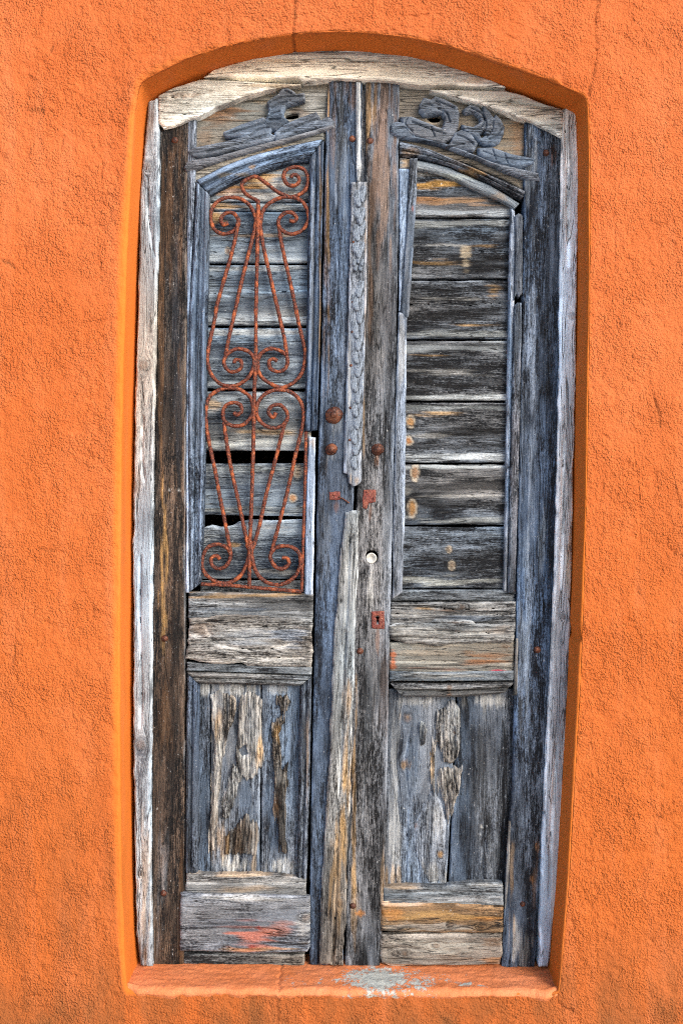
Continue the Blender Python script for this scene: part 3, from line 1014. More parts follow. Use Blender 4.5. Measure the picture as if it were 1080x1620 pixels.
def leaf_mesh():
    m, n = 7, 13
    V, G = [], []
    for i in range(n):
        q = i / (n - 1)
        w = 6.6 * (math.sin(math.pi * min(q * .62 + .18, 1)) ** .8) * (1 if q < .75 else math.sqrt(max(0, 1 - ((q - .75) / .25) ** 2)) + .02)
        for j in range(m):
            u = -1 + 2 * j / (m - 1)
            hx = (1 - u * u) * (1.2 + 3.6 * q) * (1 if q < .93 else .75) - 1.0 * math.exp(-(u / .22) ** 2)
            V.append((u * w * S, -hx * .001, -q * 30 * S))
            G.append((u * w * S + .4, -q * .054, 3.3))
    # rim back into the strip
    F = []
    for i in range(n - 1):
        for j in range(m - 1):
            F.append((i * m + j, (i + 1) * m + j, (i + 1) * m + j + 1, i * m + j + 1))
    b0 = len(V)
    rim = [i * m for i in range(n)] + [(n - 1) * m + j for j in range(1, m)] + [i * m + m - 1 for i in range(n - 2, -1, -1)]
    for r_ in rim:
        x_, y_, z_ = V[r_]
        V.append((x_, .003, z_))
        G.append(G[r_])
    for q in range(len(rim) - 1):
        F.append((rim[q], b0 + q, b0 + q + 1, rim[q + 1]))
    G = np.array(G)
    ca = np.tile(np.array([.02, .026, .038, .8]), (len(V), 1))
    cb = np.tile(np.array([.36, .43, .53, .45]), (len(V), 1))
    return make_mesh('carved_leaf', V, F, WOOD, ast, {'gco': ('FLOAT_VECTOR', G), 'ca': ('FLOAT_COLOR', ca), 'cb': ('FLOAT_COLOR', cb)})


leaf0 = leaf_mesh()


def at(ob, px, py, y, rz=0.0, sc=(1, 1, 1)):
    ob.location = (wx(px, y), y, wz(py, y))
    ob.rotation_euler = (0, rz, 0)
    ob.scale = sc


ya = YS - .0135
leaf_spots = []
yy_, side = 296, 1
while yy_ < 728:
    f = (yy_ - 287) / 480
    cx = 569.5 - 8.5 * f
    if not (398 < yy_ < 436):
        leaf_spots.append((cx + side * (5.5 if yy_ < 600 else 4.5), yy_ - 2, side * .16))
        if yy_ < 400:
            leaf_spots.append((cx - side * 5.0, yy_ + 5, -side * .16))
        side = -side
    yy_ += 27 if yy_ < 400 else 21
for i, (x, y, r) in enumerate(leaf_spots):
    o = leaf0 if i == 0 else leaf0.copy()
    if i:
        COL.objects.link(o)
    f = rs.rand()
    at(o, x, y, ya, r + (f - .5) * .15, (1.0 + .2 * f, 1.5 + .7 * rs.rand(), .9 + .2 * rs.rand()))
for k, (dx, dy) in enumerate([(-6, -3), (0, -7), (6, -3), (-4, 5), (4, 5)]):
    o = leaf0.copy()
    COL.objects.link(o)
    at(o, 566.5 + dx, 418 + dy - 5, ya - .001, 0, (.62, 1.9, .42))

# lower strip along the meeting edge
shape('meeting_strip', [(546, 811), (557, 806), (568, 809), (566, 900), (562, 1000), (558, 1150), (553, 1300), (547, 1450), (543, 1530), (505, 1528), (508, 1400), (515, 1280), (520, 1200), (525, 1060), (529, 985), (533, 955), (538, 880)],
      YS - .016, .02, 'crust', left, lean=-.04, amp=1.3, rough=1.8, var=.35, rot=.8, edge=3.5, knots=[(538, 1428, 7)],
      cracks=[([(546, 1000), (541, 1150), (536, 1260)], .6), ([(534, 1330), (530, 1450), (526, 1525)], .7), ([(552, 850), (550, 940), (547, 990)], .5)],
      stains=[(545, 1320, 10, 80, OC, .7), (532, 1370, 12, 120, OC, .4), (550, 1240, 6, 120, OC, .5), (543, 1000, 12, 120, GY, .35), (540, 900, 9, 80, WH, .3), (548, 1180, 8, 100, OC, .3),
              (524, 1280, 4, 14, BK, .8), (546, 1338, 4, 8, BK, .8), (541, 920, 4, 5, BK, .9), (540, 950, 4, 6, BK, .9), (536, 1100, 4, 8, BK, .7), (533, 1160, 3, 7, BK, .7), (517, 1505, 4, 9, BK, .8)])

# middle rail and its crumbling raised band
shape('middle_rail', [(298, 936), (496, 940), (495, 985), (297, 985)], YS - .001, .03, 'rail', left, axis='h', amp=1.6, rough=1.0, rot=.6,
      stains=[(380, 942, 110, 6, OC, .55), (400, 965, 80, 6, BL, .35)], cracks=[([(300, 952), (400, 955), (495, 953)], .5), ([(300, 966), (380, 968), (495, 967)], .6)])
shape('eroded_band', [(298, 978), (318, 976), (360, 972), (420, 975), (494, 978), (495, 1030), (494, 1058), (440, 1056), (380, 1052), (330, 1050), (292, 1043), (293, 1036), (297, 1010)],
      YS - .010, .02, 'crust', left, axis='h', amp=3.4, rough=2.4, rot=2.2, edge=3, wav=34, ridge=4.0,
      stains=[(395, 1012, 55, 14, GY, .55), (460, 1010, 30, 14, (.2, .26, .36), .5), (320, 1000, 20, 16, BR, .4), (400, 1048, 90, 5, WH, .4)],
      cracks=[([(325, 990), (335, 1012), (348, 1022), (395, 1028), (440, 1026), (470, 1014)], .8), ([(300, 1004), (318, 1006)], .7), ([(400, 992), (450, 990), (490, 1000)], .7), ([(360, 1038), (420, 1042), (480, 1040)], .7)])
shape('rail_lip', [(295, 1048), (494, 1056), (493, 1068), (295, 1062)], YS - .003, .025, 'rail', left, axis='h', amp=.9, rough=.8)
MP = [(0, 0), (.08, 5), (.2, 7), (.36, 5), (.42, -4), (.48, -4), (.53, 3), (.7, 5), (.84, 1), (1, -8)]
ruled('panel_moulding', [(296, 1063), (493, 1070)], [(315, 1083), (474, 1086)], YS, .025, 'rail', left, MP, stains=[(400, 1066, 90, 5, WH, .3)])
ruled('panel_moulding', [(296, 1064), (294, 1200), (293, 1380)], [(315, 1084), (313, 1240), (312, 1382)], YS, .025, 'blue', left, MP)
ruled('panel_moulding', [(493, 1071), (490, 1240), (485, 1390)], [(474, 1087), (471, 1240), (469, 1388)], YS, .025, 'gstile', left, MP, stains=[(486, 1200, 4, 80, OC, .3)])
YP = .155
shape('panel_plank', [(308, 1078), (332.5, 1078), (332, 1390), (306, 1390)], YP, .02, 'plankd', left, amp=.8, rough=.4, stains=[(320, 1250, 12, 150, BL, .4), (325, 1090, 12, 12, WH, .5)])
shape('panel_plank', [(333.5, 1078), (413, 1078), (411, 1390), (333, 1390)], YP, .02, 'plank', left, amp=1.1, rough=.5, rot=.8,
      stains=[(372, 1090, 40, 14, WH, .6), (372, 1370, 40, 18, WH, .8), (345, 1330, 12, 60, OC, .4), (385, 1270, 16, 40, BL, .5), (355, 1230, 10, 60, BL, .4), (400, 1370, 8, 20, OC, .4)],
      cracks=[([(355, 1358), (356, 1390)], .5), ([(372, 1355), (371, 1390)], .5)])
shape('panel_plank', [(414, 1078), (478, 1078), (476, 1392), (412, 1390)], YP, .02, 'plank', left, amp=.9, rough=.5,
      stains=[(430, 1300, 14, 80, BL, .65), (460, 1250, 10, 110, BL, .5), (440, 1370, 30, 16, WH, .6), (440, 1090, 20, 10, WH, .35), (425, 1160, 8, 60, BL, .5)],
      cracks=[([(436, 1362), (436, 1390)], .5), ([(450, 1366), (449, 1390)], .5), ([(446, 1360), (443, 1385)], .3)])
CA = dict(amp=2.6, rough=2.4, rot=3.0, edge=2.0, dome=17, dome_r=8, var=.7, wav=22, ridge=7.0, splinter=7.0, step=(1.0, 1.8))
shape('carved_remnant', [(331, 1099), (345, 1091), (362, 1095), (375, 1106), (376, 1124), (367, 1145), (360, 1166), (358, 1190), (352, 1215), (347, 1250), (345, 1300), (341, 1348), (331, 1350), (330, 1290), (334, 1230), (336, 1180), (333, 1130)],
      YP - .001, .015, 'crust', left, stains=[(352, 1115, 16, 24, (.12, .14, .17), .6), (340, 1110, 6, 30, WH, .5), (345, 1150, 10, 30, OC, .4), (350, 1180, 8, 40, WH, .5), (338, 1300, 8, 60, BR, .55), (345, 1240, 8, 30, WH, .5)], **CA)
shape('carved_remnant', [[(377, 1103), (394, 1090), (408, 1099), (419, 1107), (415, 1131), (415, 1166), (419, 1201), (404, 1230), (389, 1240), (369, 1200), (375, 1149)],
                         [(367, 1200), (384, 1225), (374, 1262), (357, 1300), (346, 1290), (356, 1240)]],
      YP - .001, .015, 'crust', left, stains=[(396, 1140, 20, 60, (.10, .11, .12), .6), (380, 1190, 12, 20, WH, .5), (412, 1190, 6, 30, OC, .6), (366, 1250, 12, 40, (.12, .13, .14), .5), (395, 1120, 6, 40, GY, .4)],
      holes=[[(378, 1186), (388, 1178), (392, 1192), (382, 1196)]], **CA)
shape('carved_remnant', [(353, 1353), (355, 1322), (373, 1303), (390, 1286), (408, 1304), (412, 1326), (407, 1353)], YP - .001, .015, 'crust', left,
      stains=[(380, 1325, 34, 34, (.13, .085, .05), .7), (392, 1330, 10, 30, (.03, .03, .03), .7), (362, 1335, 8, 14, OC, .3)], **CA)
shape('carved_remnant', [[(436, 1098), (454, 1099), (460, 1110), (451, 1131), (452, 1145), (440, 1163), (432, 1166), (428, 1145), (440, 1131), (436, 1113)],
                         [(432, 1160), (440, 1160), (447, 1215), (455, 1205), (457, 1240), (455, 1290), (454, 1350), (443, 1352), (438, 1322), (428, 1275), (433, 1250), (431, 1200)]],
      YP - .001, .015, 'crust', left, stains=[(446, 1115, 10, 18, (.11, .12, .14), .6), (440, 1155, 8, 14, OC, .5), (436, 1270, 6, 20, BR, .7), (450, 1300, 6, 50, (.10, .10, .10), .6), (445, 1230, 8, 20, WH, .4)], **CA)
shape('bottom_rail', [(294, 1380), (340, 1384), (400, 1383), (485, 1389), (485, 1425), (292, 1422)], YS - .001, .03, 'rail', left, axis='h', amp=1.6, rough=1.0, rot=.8,
      stains=[(390, 1385, 100, 5, OC, .45), (390, 1408, 60, 6, OC, .25)], cracks=[([(294, 1396), (380, 1398), (480, 1396)], .4)])
shape('kick_board', [(285, 1414), (330, 1416), (420, 1417), (491, 1420), (491, 1470), (491, 1500), (486, 1509), (400, 1511), (340, 1508), (284, 1507), (283, 1450)],
      YS - .016, .025, 'plank', left, axis='h', amp=1.1, rough=.9, edge=4, knots=[(356, 1501, 6), (484, 1452, 8)],
      stains=[(400, 1485, 46, 24, (.50, .15, .09), .75), (440, 1470, 30, 12, (.46, .17, .11), .5), (398, 1498, 10, 6, (.35, .05, .04), .8), (410, 1468, 4, 5, (.3, .05, .04), .9), (380, 1420, 100, 5, WH, .5), (380, 1435, 90, 8, BK, .4), (360, 1460, 70, 8, (.10, .12, .16), .4), (390, 1502, 90, 4, OC, .4), (480, 1470, 14, 30, WH, .4)])
shape('bottom_batten', [(290, 1508), (482, 1510), (482, 1530), (290, 1530)], YS + .004, .025, 'rail', left, axis='h', amp=.8, rough=.5)

# carved ornament over the arch (left)
c1_ = lambda pts: [(190 + x / 2.919, 40 + y / 2.919) for x, y in pts]
c2_ = lambda pts: [(540 + x / 2.7, 40 + y / 2.7) for x, y in pts]


def grooves(lines, dep, w):
    def f(Q, din):
        h = np.zeros(len(Q))
        for L in lines:
            dd = line_dist(Q, catmull(L) if len(L) > 2 else L)
            h -= dep * 1.7 * np.exp(-(dd / (w * .85)) ** 2)
        return h
    return f


CO = dict(amp=.45, ridge=.0, rough=.4, edge=1.2, dome=15, dome_r=4.5, var=.25, step=(.95, .95), axis='h', gap=-1.3)
YC = .141
shape('carved_ribbon', c1_([(296, 668), (310, 640), (345, 628), (450, 612), (600, 570), (760, 528), (900, 490), (988, 458), (988, 475), (930, 492), (780, 540), (640, 577), (480, 622), (350, 668), (310, 678)]),
      YC - .006, .02, 'carv', left, **CO)
shape('carved_leaf_scroll', [c1_([(316, 590), (350, 570), (480, 545), (560, 525), (600, 500), (680, 462), (705, 480), (690, 505), (725, 520), (690, 538), (600, 558), (480, 590), (380, 616), (340, 614)]),
                             c1_([(480, 500), (560, 465), (660, 432), (692, 450), (680, 478), (620, 498), (550, 518), (490, 522)]),
                             c1_([(715, 500), (760, 465), (840, 430), (905, 408), (922, 430), (905, 455), (960, 428), (988, 450), (978, 476), (920, 478), (870, 492), (780, 518), (720, 532)])],
      YC - .006, .02, 'carv', left, hfun=grooves([c1_([(330, 600), (480, 572), (600, 540), (690, 508)]), c1_([(490, 512), (600, 480), (680, 455)]), c1_([(740, 510), (830, 470), (910, 440)]),
                                                   c1_([(600, 520), (640, 490), (700, 475)]), c1_([(400, 592), (470, 580)])], 5, 1.5),
      stains=[(360, 240, 30, 8, (.10, .11, .12), .4)], **CO)
shape('carved_crest', c1_([(668, 455), (690, 400), (680, 360), (735, 320), (748, 300), (775, 296), (802, 312), (815, 325), (850, 318), (850, 354), (800, 364), (765, 377), (752, 402), (756, 430), (782, 452), (722, 492), (680, 482)]),
      YC - .006, .02, 'carv', left, hfun=grooves([c1_([(690, 365), (760, 340), (845, 338)]), c1_([(700, 390), (730, 372), (770, 362)]), c1_([(695, 420), (735, 405)]), c1_([(760, 310), (790, 322)]), c1_([(690, 445), (740, 440)])], 5, 1.4), **CO)

# ironwork: grille frame bars carry the scrolls
IY = .137
SC1 = lambda pts: [(290 + x / 3.724, 240 + y / 3.724) for x, y in pts]
SC2 = lambda pts: [(290 + x / 3.273, 500 + y / 3.273) for x, y in pts]
grille = tube('iron_grille', [(318, 924), (360, 926), (420, 931), (477, 936)], 3.0, IY, left, RUST)
bars = [
    [(484, 683), (483, 740), (481, 805), (479, 870), (477, 936)],
    SC1([(440, 400), (440, 300), (400, 270), (360, 240), (345, 190), (380, 160), (430, 148), (500, 195), (560, 240), (600, 258), (640, 268), (710, 235), (735, 170), (715, 110), (660, 90), (605, 110), (590, 150), (610, 190), (650, 200), (680, 180), (675, 145), (645, 135), (635, 155)]),
    SC1([(265, 420), (235, 430), (222, 400), (245, 365), (290, 360), (322, 395), (325, 430), (290, 470), (240, 485), (190, 465), (165, 415), (165, 350), (200, 295), (260, 270), (330, 275), (385, 310), (415, 360), (427, 420), (405, 520), (380, 620), (340, 780)]) + [(366.5, 516), (361, 540), (357, 562)],
    SC1([(322, 410), (310, 490), (285, 600), (245, 740), (200, 900)]) + SC2([(160, 30), (130, 170), (128, 250), (150, 310), (200, 355), (270, 360), (330, 325), (362, 270), (365, 215), (330, 180), (280, 170), (235, 190), (212, 225), (215, 260), (245, 288), (285, 282), (303, 255), (295, 230), (268, 228), (264, 245)]),
    SC1([(625, 405), (655, 410), (665, 385), (640, 360), (600, 360), (565, 395), (560, 430), (590, 470), (640, 485), (695, 465), (730, 420), (735, 360), (705, 300), (650, 270), (580, 270), (520, 295), (480, 330), (460, 380), (455, 440), (470, 550), (510, 730), (545, 880)]) + [(444.5, 512), (450, 537), (454, 562)],
    SC1([(560, 425), (575, 520), (600, 640), (640, 820)]) + SC2([(600, 50), (628, 170), (628, 240), (610, 300), (570, 345), (510, 370), (450, 350), (400, 310), (385, 260), (395, 205), (440, 170), (490, 175), (530, 200), (540, 235), (525, 275), (490, 288), (455, 275), (442, 240), (460, 222), (487, 232)]),
    [(408, 316), (408, 347), (407, 401), (405.5, 468), (404.6, 500), (404.6, 561), (402.4, 622), (400.6, 714), (397.5, 805), (395, 866), (394.5, 929)],
    SC2([(262, 498), (275, 512), (302, 495), (295, 460), (260, 448), (222, 462), (205, 500), (215, 545), (260, 570), (315, 560), (355, 515), (362, 470), (345, 420), (300, 385), (245, 372), (180, 385), (135, 420), (118, 480), (118, 550), (135, 660), (165, 800), (190, 940), (215, 1060), (243, 1215)]),
    SC2([(210, 550), (225, 660), (250, 800), (290, 980), (320, 1120), (337, 1210)]),
    SC2([(480, 500), (465, 525), (440, 500), (455, 470), (490, 458), (525, 480), (540, 520), (520, 560), (470, 580), (420, 565), (385, 525), (380, 470), (405, 420), (450, 390), (510, 382), (570, 402), (610, 450), (622, 520), (610, 600), (580, 720), (550, 860), (510, 1020), (458, 1215)]),
    SC2([(528, 545), (500, 650), (470, 770), (430, 920), (395, 1080), (360, 1205)]),
    SC2([(342, 1165), (340, 1230), (328, 1285), (290, 1350), (220, 1385), (150, 1365), (105, 1320), (98, 1260), (125, 1200), (180, 1182), (230, 1203), (245, 1240), (225, 1290), (185, 1308), (150, 1290), (145, 1255), (172, 1240), (190, 1260)]),
    SC2([(350, 1165), (356, 1240), (366, 1295), (390, 1345), (440, 1382), (500, 1390), (560, 1365), (600, 1310), (608, 1260), (590, 1215), (545, 1192), (490, 1195), (455, 1225), (452, 1260), (480, 1300), (515, 1308), (545, 1285), (540, 1255), (510, 1250)]),
]
for i, b in enumerate(bars):
    tube('scroll_bar' if i not in (0, 6) else 'straight_bar', b, 3.1 if i else 2.5, IY + (.0015 * ((i * 7) % 3 - 1)), grille, RUST)
for (cx, cy, w, h) in [(409, 349, 6, 8), (402.5, 572, 5, 6), (401, 650, 5, 6), (395.5, 866, 6, 8)]:
    lathe('collar', cx, cy, IY - .002, [(w * .62, -3), (w * .70, 1), (w * .66, 3.5), (w * .4, 5)], grille, RUST, ell=1.6, wob=.08)

# ------------------------------------------------------------------ right leaf
circ = lambda cx, cy, r, n=18, e=1.0: [(cx + r * math.cos(2 * math.pi * i / n), cy + r * e * math.sin(2 * math.pi * i / n)) for i in range(n)]
keyhole = circ(597, 978, 2.6, 12) + []
keyslot = [(595.8, 978), (598.2, 978), (599, 988), (595, 988)]
shape('meeting_stile', [(577, 126), (632, 126), (631, 250), (629, 450), (626, 600), (622, 800), (618, 960), (615, 1100), (612, 1240), (608, 1400), (601, 1530), (545, 1530), (551, 1300), (557, 1100), (561, 900), (562.5, 820), (566, 740), (573, 600), (578, 300)],
      YS, .04, 'gstile', right, amp=1.0, rough=.7, var=.5, holes=[circ(588, 881, 10.6), circ(597, 980, 4.5)],
      stains=[(605, 230, 30, 190, (.22, .14, .10), .8), (585, 180, 12, 70, OC, .5), (600, 150, 30, 30, BK, .6), (612, 300, 12, 120, (.26, .20, .17), .6), (585, 450, 6, 180, BR, .5), (610, 480, 16, 90, (.07, .07, .08), .6),
              (600, 620, 20, 90, GY, .35), (612, 860, 8, 160, GY, .4), (586, 930, 7, 40, WH, .45), (608, 1060, 7, 120, (.05, .035, .03), .8), (580, 1150, 12, 150, GY, .3), (561, 1250, 4, 200, OC, .5), (560, 1440, 8, 60, OC, .35),
              (568, 1445, 9, 5, OR, .8), (597, 726, 5, 14, (.20, .09, .04), .6), (586, 812, 6, 16, (.16, .07, .035), .6), (597, 1012, 6, 22, (.14, .07, .04), .6), (596, 657, 2.6, 2.6, BK, 1), (606, 1400, 4, 90, OC, .3), (574, 640, 3, 120, OC, .4)])
hole2 = c2_([(362, 398), (385, 386), (415, 384), (428, 396), (415, 412), (385, 414)])
shape('upper_panel', [(624, 126), (680, 128), (760, 150), (836, 182), (836, 305), (800, 285), (740, 258), (690, 245), (624, 238)], .146, .02, 'panel', right, axis='h', amp=.7, rough=.3, var=.16, holes=[hole2],
      stains=[(680, 150, 50, 14, (.22, .20, .18), .5), (800, 205, 30, 30, (.30, .22, .14), .6), (820, 210, 14, 40, OR, .3), (650, 170, 20, 30, (.12, .11, .10), .5), (740, 160, 30, 10, BK, .4), (700, 150, 20, 6, OR, .4)])
BEAD = np.array([(844, 180), (843, 500), (838, 700), (832, 960), (827, 1100), (823, 1240), (813, 1400), (806, 1535)], float)
shape('hinge_stile', [(830, 180), (892, 205), (886, 340), (884, 600), (881, 780), (875, 960), (867, 1100), (860, 1240), (853, 1400), (846, 1532), (793, 1532), (799, 1400), (806, 1300), (811, 1240), (814, 1100), (816, 960), (820, 780), (824, 600), (826, 500), (828, 300)],
      YS, .04, 'blue', right, lean=-.028, amp=.8, rough=.6, var=.45,
      stains=[(840, 600, 8, 420, (.24, .30, .40), .75), (838, 260, 10, 80, (.36, .42, .50), .6), (872, 300, 12, 140, BK, .5), (868, 600, 12, 260, BK, .45), (875, 245, 10, 30, (.20, .10, .07), .6), (826, 1050, 8, 120, GY, .4), (832, 1000, 6, 160, (.26, .33, .43), .4),  # near-black right half, pale band along the bead
              (842, 1180, 14, 120, BK, .3), (845, 1380, 8, 60, BR, .6), (820, 1490, 18, 36, WH, .5), (808, 1400, 6, 100, OC, .35), (848, 1340, 6, 14, OR, .5), (840, 1390, 5, 10, OR, .6), (858, 860, 6, 60, (.26, .32, .40), .5)],
      hfun=lambda Q, d: 3.5 * np.exp(-(line_dist(Q, BEAD) / 4.5) ** 2) - 3.0 * np.exp(-(line_dist(Q, BEAD - np.array([11., 0])) / 1.6) ** 2))
shape('split_sliver', [(816, 1010), (820, 1010), (818, 1100), (811, 1102)], YS - .006, .012, 'crust', right, amp=.6, rough=.6, step=(1, 2.4))
shape('split_sliver', [(804, 1300), (808, 1300), (805, 1400), (800, 1440), (797, 1440)], YS - .006, .012, 'crust', right, amp=.6, rough=.6, step=(1, 2.4))
ruled('arched_moulding', [(632, 222), (670, 232), (707, 247), (762, 271), (830, 301)], [(632, 246), (670, 250), (707, 260), (762, 281), (826, 314)],
      YS - .002, .03, 'gstile', right, [(0, -2), (.12, 4), (.3, 10), (.52, 9), (.60, 2), (.65, -5), (.70, -4), (.76, 5), (.9, 3), (1, -7)], curve=True, stains=[(740, 272, 90, 6, OC, .6), (650, 240, 20, 8, OC, .3), (740, 258, 80, 8, (.16, .14, .13), .5)])
ruled('arched_bead', [(632, 247), (660, 252), (707, 263), (725, 271), (777, 293), (822, 321)], [(632, 268), (655, 268), (700, 277), (751, 300), (799, 321), (812, 331)],
      YS + .012, .03, 'boardl', right, [(0, -3), (.15, 1), (.5, 4), (.85, 2), (1, -3)], curve=True, rot=.8, stains=[(720, 280, 60, 8, (.45, .50, .46), .6), (645, 258, 14, 10, OC, .6), (790, 310, 30, 10, OC, .3)])
shape('loose_strip', [(648, 249), (661, 248), (659, 300), (654, 400), (647, 500), (641, 505), (633, 493), (640, 400), (646, 300)], YS - .006, .02, 'gstile', right, lean=-.055, amp=.7, rough=.9, step=(1.1, 2.4),
      stains=[(654, 262, 8, 14, BK, .5), (645, 430, 5, 80, (.25, .28, .33), .5), (652, 330, 2.5, 6, RD, .5)])
shape('pale_strip', [(631, 266), (648, 266), (643, 380), (635, 492), (630, 492), (631, 400)], YS + .003, .02, 'pblue', right, lean=-.03, amp=.5, rough=.5, step=(1.1, 2.4))
shape('panel_strip', [(630, 494), (638, 493), (644, 500), (643, 600), (641, 800), (637, 938), (620, 948), (622, 800), (626, 600)], YS - .003, .03, 'pblue', right, amp=.8, rough=.8, step=(1.1, 2.4), stains=[(635, 560, 8, 60, WH, .4), (630, 800, 8, 120, (.12, .14, .17), .6)])
shape('panel_strip', [(807, 328), (815, 333), (814, 480), (811, 600), (806, 800), (802, 936), (796, 936), (799, 800), (802, 600), (804, 480)], YS + .008, .03, 'pblue', right, amp=.5, rough=.4, step=(1, 2.4), stains=[(806, 640, 7, 300, (.10, .17, .28), .8)])
shape('panel_strip', [(815, 340), (820, 336), (827, 340), (827, 462), (821, 470), (817, 464), (813, 474)], YS - .003, .03, 'gstile', right, amp=.8, rough=.9, step=(1.1, 2.4))
shape('panel_strip', [(813, 482), (818, 477), (826, 478), (824, 600), (820, 780), (815, 940), (803, 938), (806, 800), (810, 600)], YS - .003, .03, 'gstile', right, amp=.8, rough=.7, step=(1.1, 2.4), stains=[(814, 700, 8, 200, (.24, .25, .30), .6)])
RB = dict(axis='h', amp=1.0, edge=2.2, rough=.6, var=.6)


def rboard(t0, b0, **kw):
    d = dict(RB)
    d.update(kw)
    xl_, xr_ = 632, 812
    shape('board', [(xl_, t0), (720, t0 + .3), (xr_, t0), (xr_, b0), (720, b0 - .3), (xl_, b0)], YB, .02, 'boardr', right, **d)


K1 = (.50, .27, .10)
rboard(252, 343, var=.4, stains=[(720, 270, 120, 14, (.34, .31, .27), .8), (700, 290, 60, 9, (.55, .30, .07), .85), (740, 318, 80, 9, (.42, .25, .13), .8), (720, 336, 200, 7, (.32, .36, .40), .9), (770, 300, 30, 8, WH, .3), (680, 316, 30, 5, OR, .4)], knots=[(688, 291, 3.5)])
rboard(345.5, 440.5, cracks=[([(632, 397), (690, 397), (730, 399), (812, 396)], .6)], 
       stains=[(736, 408, 8, 24, (.55, .46, .33), .8), (720, 353, 200, 8, (.36, .39, .40), .85), (690, 387, 60, 4, WH, .6), (690, 415, 60, 4, OC, .55), (790, 375, 20, 16, GY, .4), (700, 372, 70, 9, BK, .6), (690, 428, 60, 8, BK, .6), (780, 415, 40, 12, BK, .5), (770, 388, 30, 4, OC, .5), (720, 437, 200, 4, GY, .5)])
rboard(443, 536, cracks=[([(632, 482), (690, 480), (740, 483), (800, 478)], .8)], stains=[(780, 462, 16, 12, OC, .6), (700, 472, 80, 4, WH, .6), (710, 458, 90, 9, BK, .45), (710, 500, 120, 13, BK, .65), (740, 514, 60, 2.5, OC, .7), (720, 528, 200, 8, (.33, .36, .37), .9)])
rboard(538.5, 634, stains=[(720, 549, 200, 10, (.28, .31, .33), .85), (670, 562, 60, 3, OC, .6), (720, 578, 160, 8, BK, .75), (720, 590, 90, 6, WH, .5), (720, 608, 160, 11, BK, .7), (720, 629, 200, 5, (.46, .50, .52), .95)])
rboard(636.5, 732, knots=[(649, 667, 6, K1, 1.5), (646, 697, 6, (.42, .18, .05), 1.1)], stains=[(690, 655, 60, 4, OC, .6), (720, 644, 200, 6, (.30, .33, .34), .7), (740, 684, 120, 9, BK, .9), (680, 690, 50, 6, WH, .45), (730, 706, 160, 9, BK, .65), (720, 724, 200, 7, (.42, .46, .49), .95)])
rboard(734.5, 830.5, knots=[(656, 748, 6, (.46, .27, .15), 2.0), (652, 804, 7, K1, 2.0)], stains=[(644, 776, 6, 8, WH, .6), (735, 768, 160, 12, BK, .75), (740, 785, 90, 3, WH, .4), (735, 800, 160, 10, BK, .6), (720, 822, 200, 7, (.34, .37, .38), .9), (740, 738, 200, 4, (.40, .44, .46), .85)])
rboard(833, 931.5, knots=[(710, 869, 4, (.40, .30, .20), 1.2), (714, 894, 5, (.30, .22, .15), 1.4)], stains=[(720, 882, 200, 10, BK, .5), (720, 921, 200, 8, (.40, .42, .40), .9), (750, 846, 200, 8, (.17, .21, .26), .8), (720, 905, 160, 6, BK, .4)])
shape('panel_ledge', [(620, 934), (640, 933), (800, 933), (815, 936), (815, 951), (619, 951)], YS + .014, .03, 'rail', right, axis='h', amp=.8, rough=.4, stains=[(720, 945, 90, 5, GY, .5)])
shape('middle_rail', [(618, 953), (816, 952), (815, 1000), (616, 1000)], YS - .001, .03, 'rail', right, axis='h', amp=1.5, rough=.7, rot=.6,
      stains=[(720, 956, 90, 4, WH, .6), (725, 964, 60, 6, BR, .6), (670, 962, 40, 4, OC, .5), (720, 978, 90, 6, (.14, .18, .24), .6)], cracks=[([(618, 960), (680, 961), (720, 965), (815, 962)], .7), ([(618, 971), (720, 974), (815, 972)], .6)], knots=[(730, 960, 5)])
shape('eroded_band', [(613, 990), (625, 985), (680, 985), (690, 979), (748, 981), (752, 987), (814, 988), (815, 1012), (812, 1018), (780, 1018), (730, 1021), (690, 1024), (665, 1020), (640, 1019), (618, 1012)],
      YS - .012, .025, 'crust', right, axis='h', amp=3.0, rough=2.2, rot=2.0, edge=4, wav=20, ridge=3.0, stains=[(660, 1000, 50, 14, WH, .5), (720, 985, 40, 6, BR, .75), (770, 1000, 50, 12, WH, .35), (790, 996, 20, 8, BR, .3)],
      cracks=[([(690, 998), (740, 1003), (800, 1000)], .7), ([(640, 1008), (700, 1013), (760, 1010)], .5)])
shape('sunk_board', [(616, 1016), (814, 1014), (813, 1066), (616, 1066)], YS + .006, .02, 'panel', right, axis='h', amp=.5, rough=.4, var=.25,
      stains=[(680, 1030, 60, 14, (.34, .29, .23), .6), (621, 1045, 6, 22, (.40, .12, .05), .9), (780, 1040, 36, 10, (.24, .13, .07), .7), (760, 1046, 30, 7, (.35, .14, .05), .6), (788, 1060, 18, 4, (.50, .04, .09), .95), (650, 1057, 30, 5, BK, .5), (800, 1024, 12, 8, BR, .5), (740, 1030, 14, 6, BR, .6), (700, 1060, 60, 3, (.30, .10, .05), .5)],
      cracks=[([(618, 1046), (700, 1047), (812, 1049)], .35)])
shape('rail_lip', [(616, 1062), (700, 1064), (813, 1061), (812, 1078), (616, 1079)], YS - .004, .025, 'rail', right, axis='h', amp=1.0, rough=.7, stains=[(720, 1070, 90, 6, (.42, .42, .40), .6)])
ruled('panel_moulding', [(617, 1081), (715, 1082), (812, 1079)], [(637, 1103), (715, 1104), (796, 1098)], YS - .004, .025, 'rail', right, [(0, 0), (.1, 6), (.25, 9), (.4, 7), (.46, -4), (.52, -4), (.58, 4), (.8, 5), (1, -5)],
      stains=[(710, 1086, 90, 4, (.36, .38, .40), .6), (710, 1090, 4, 12, BR, .6)])
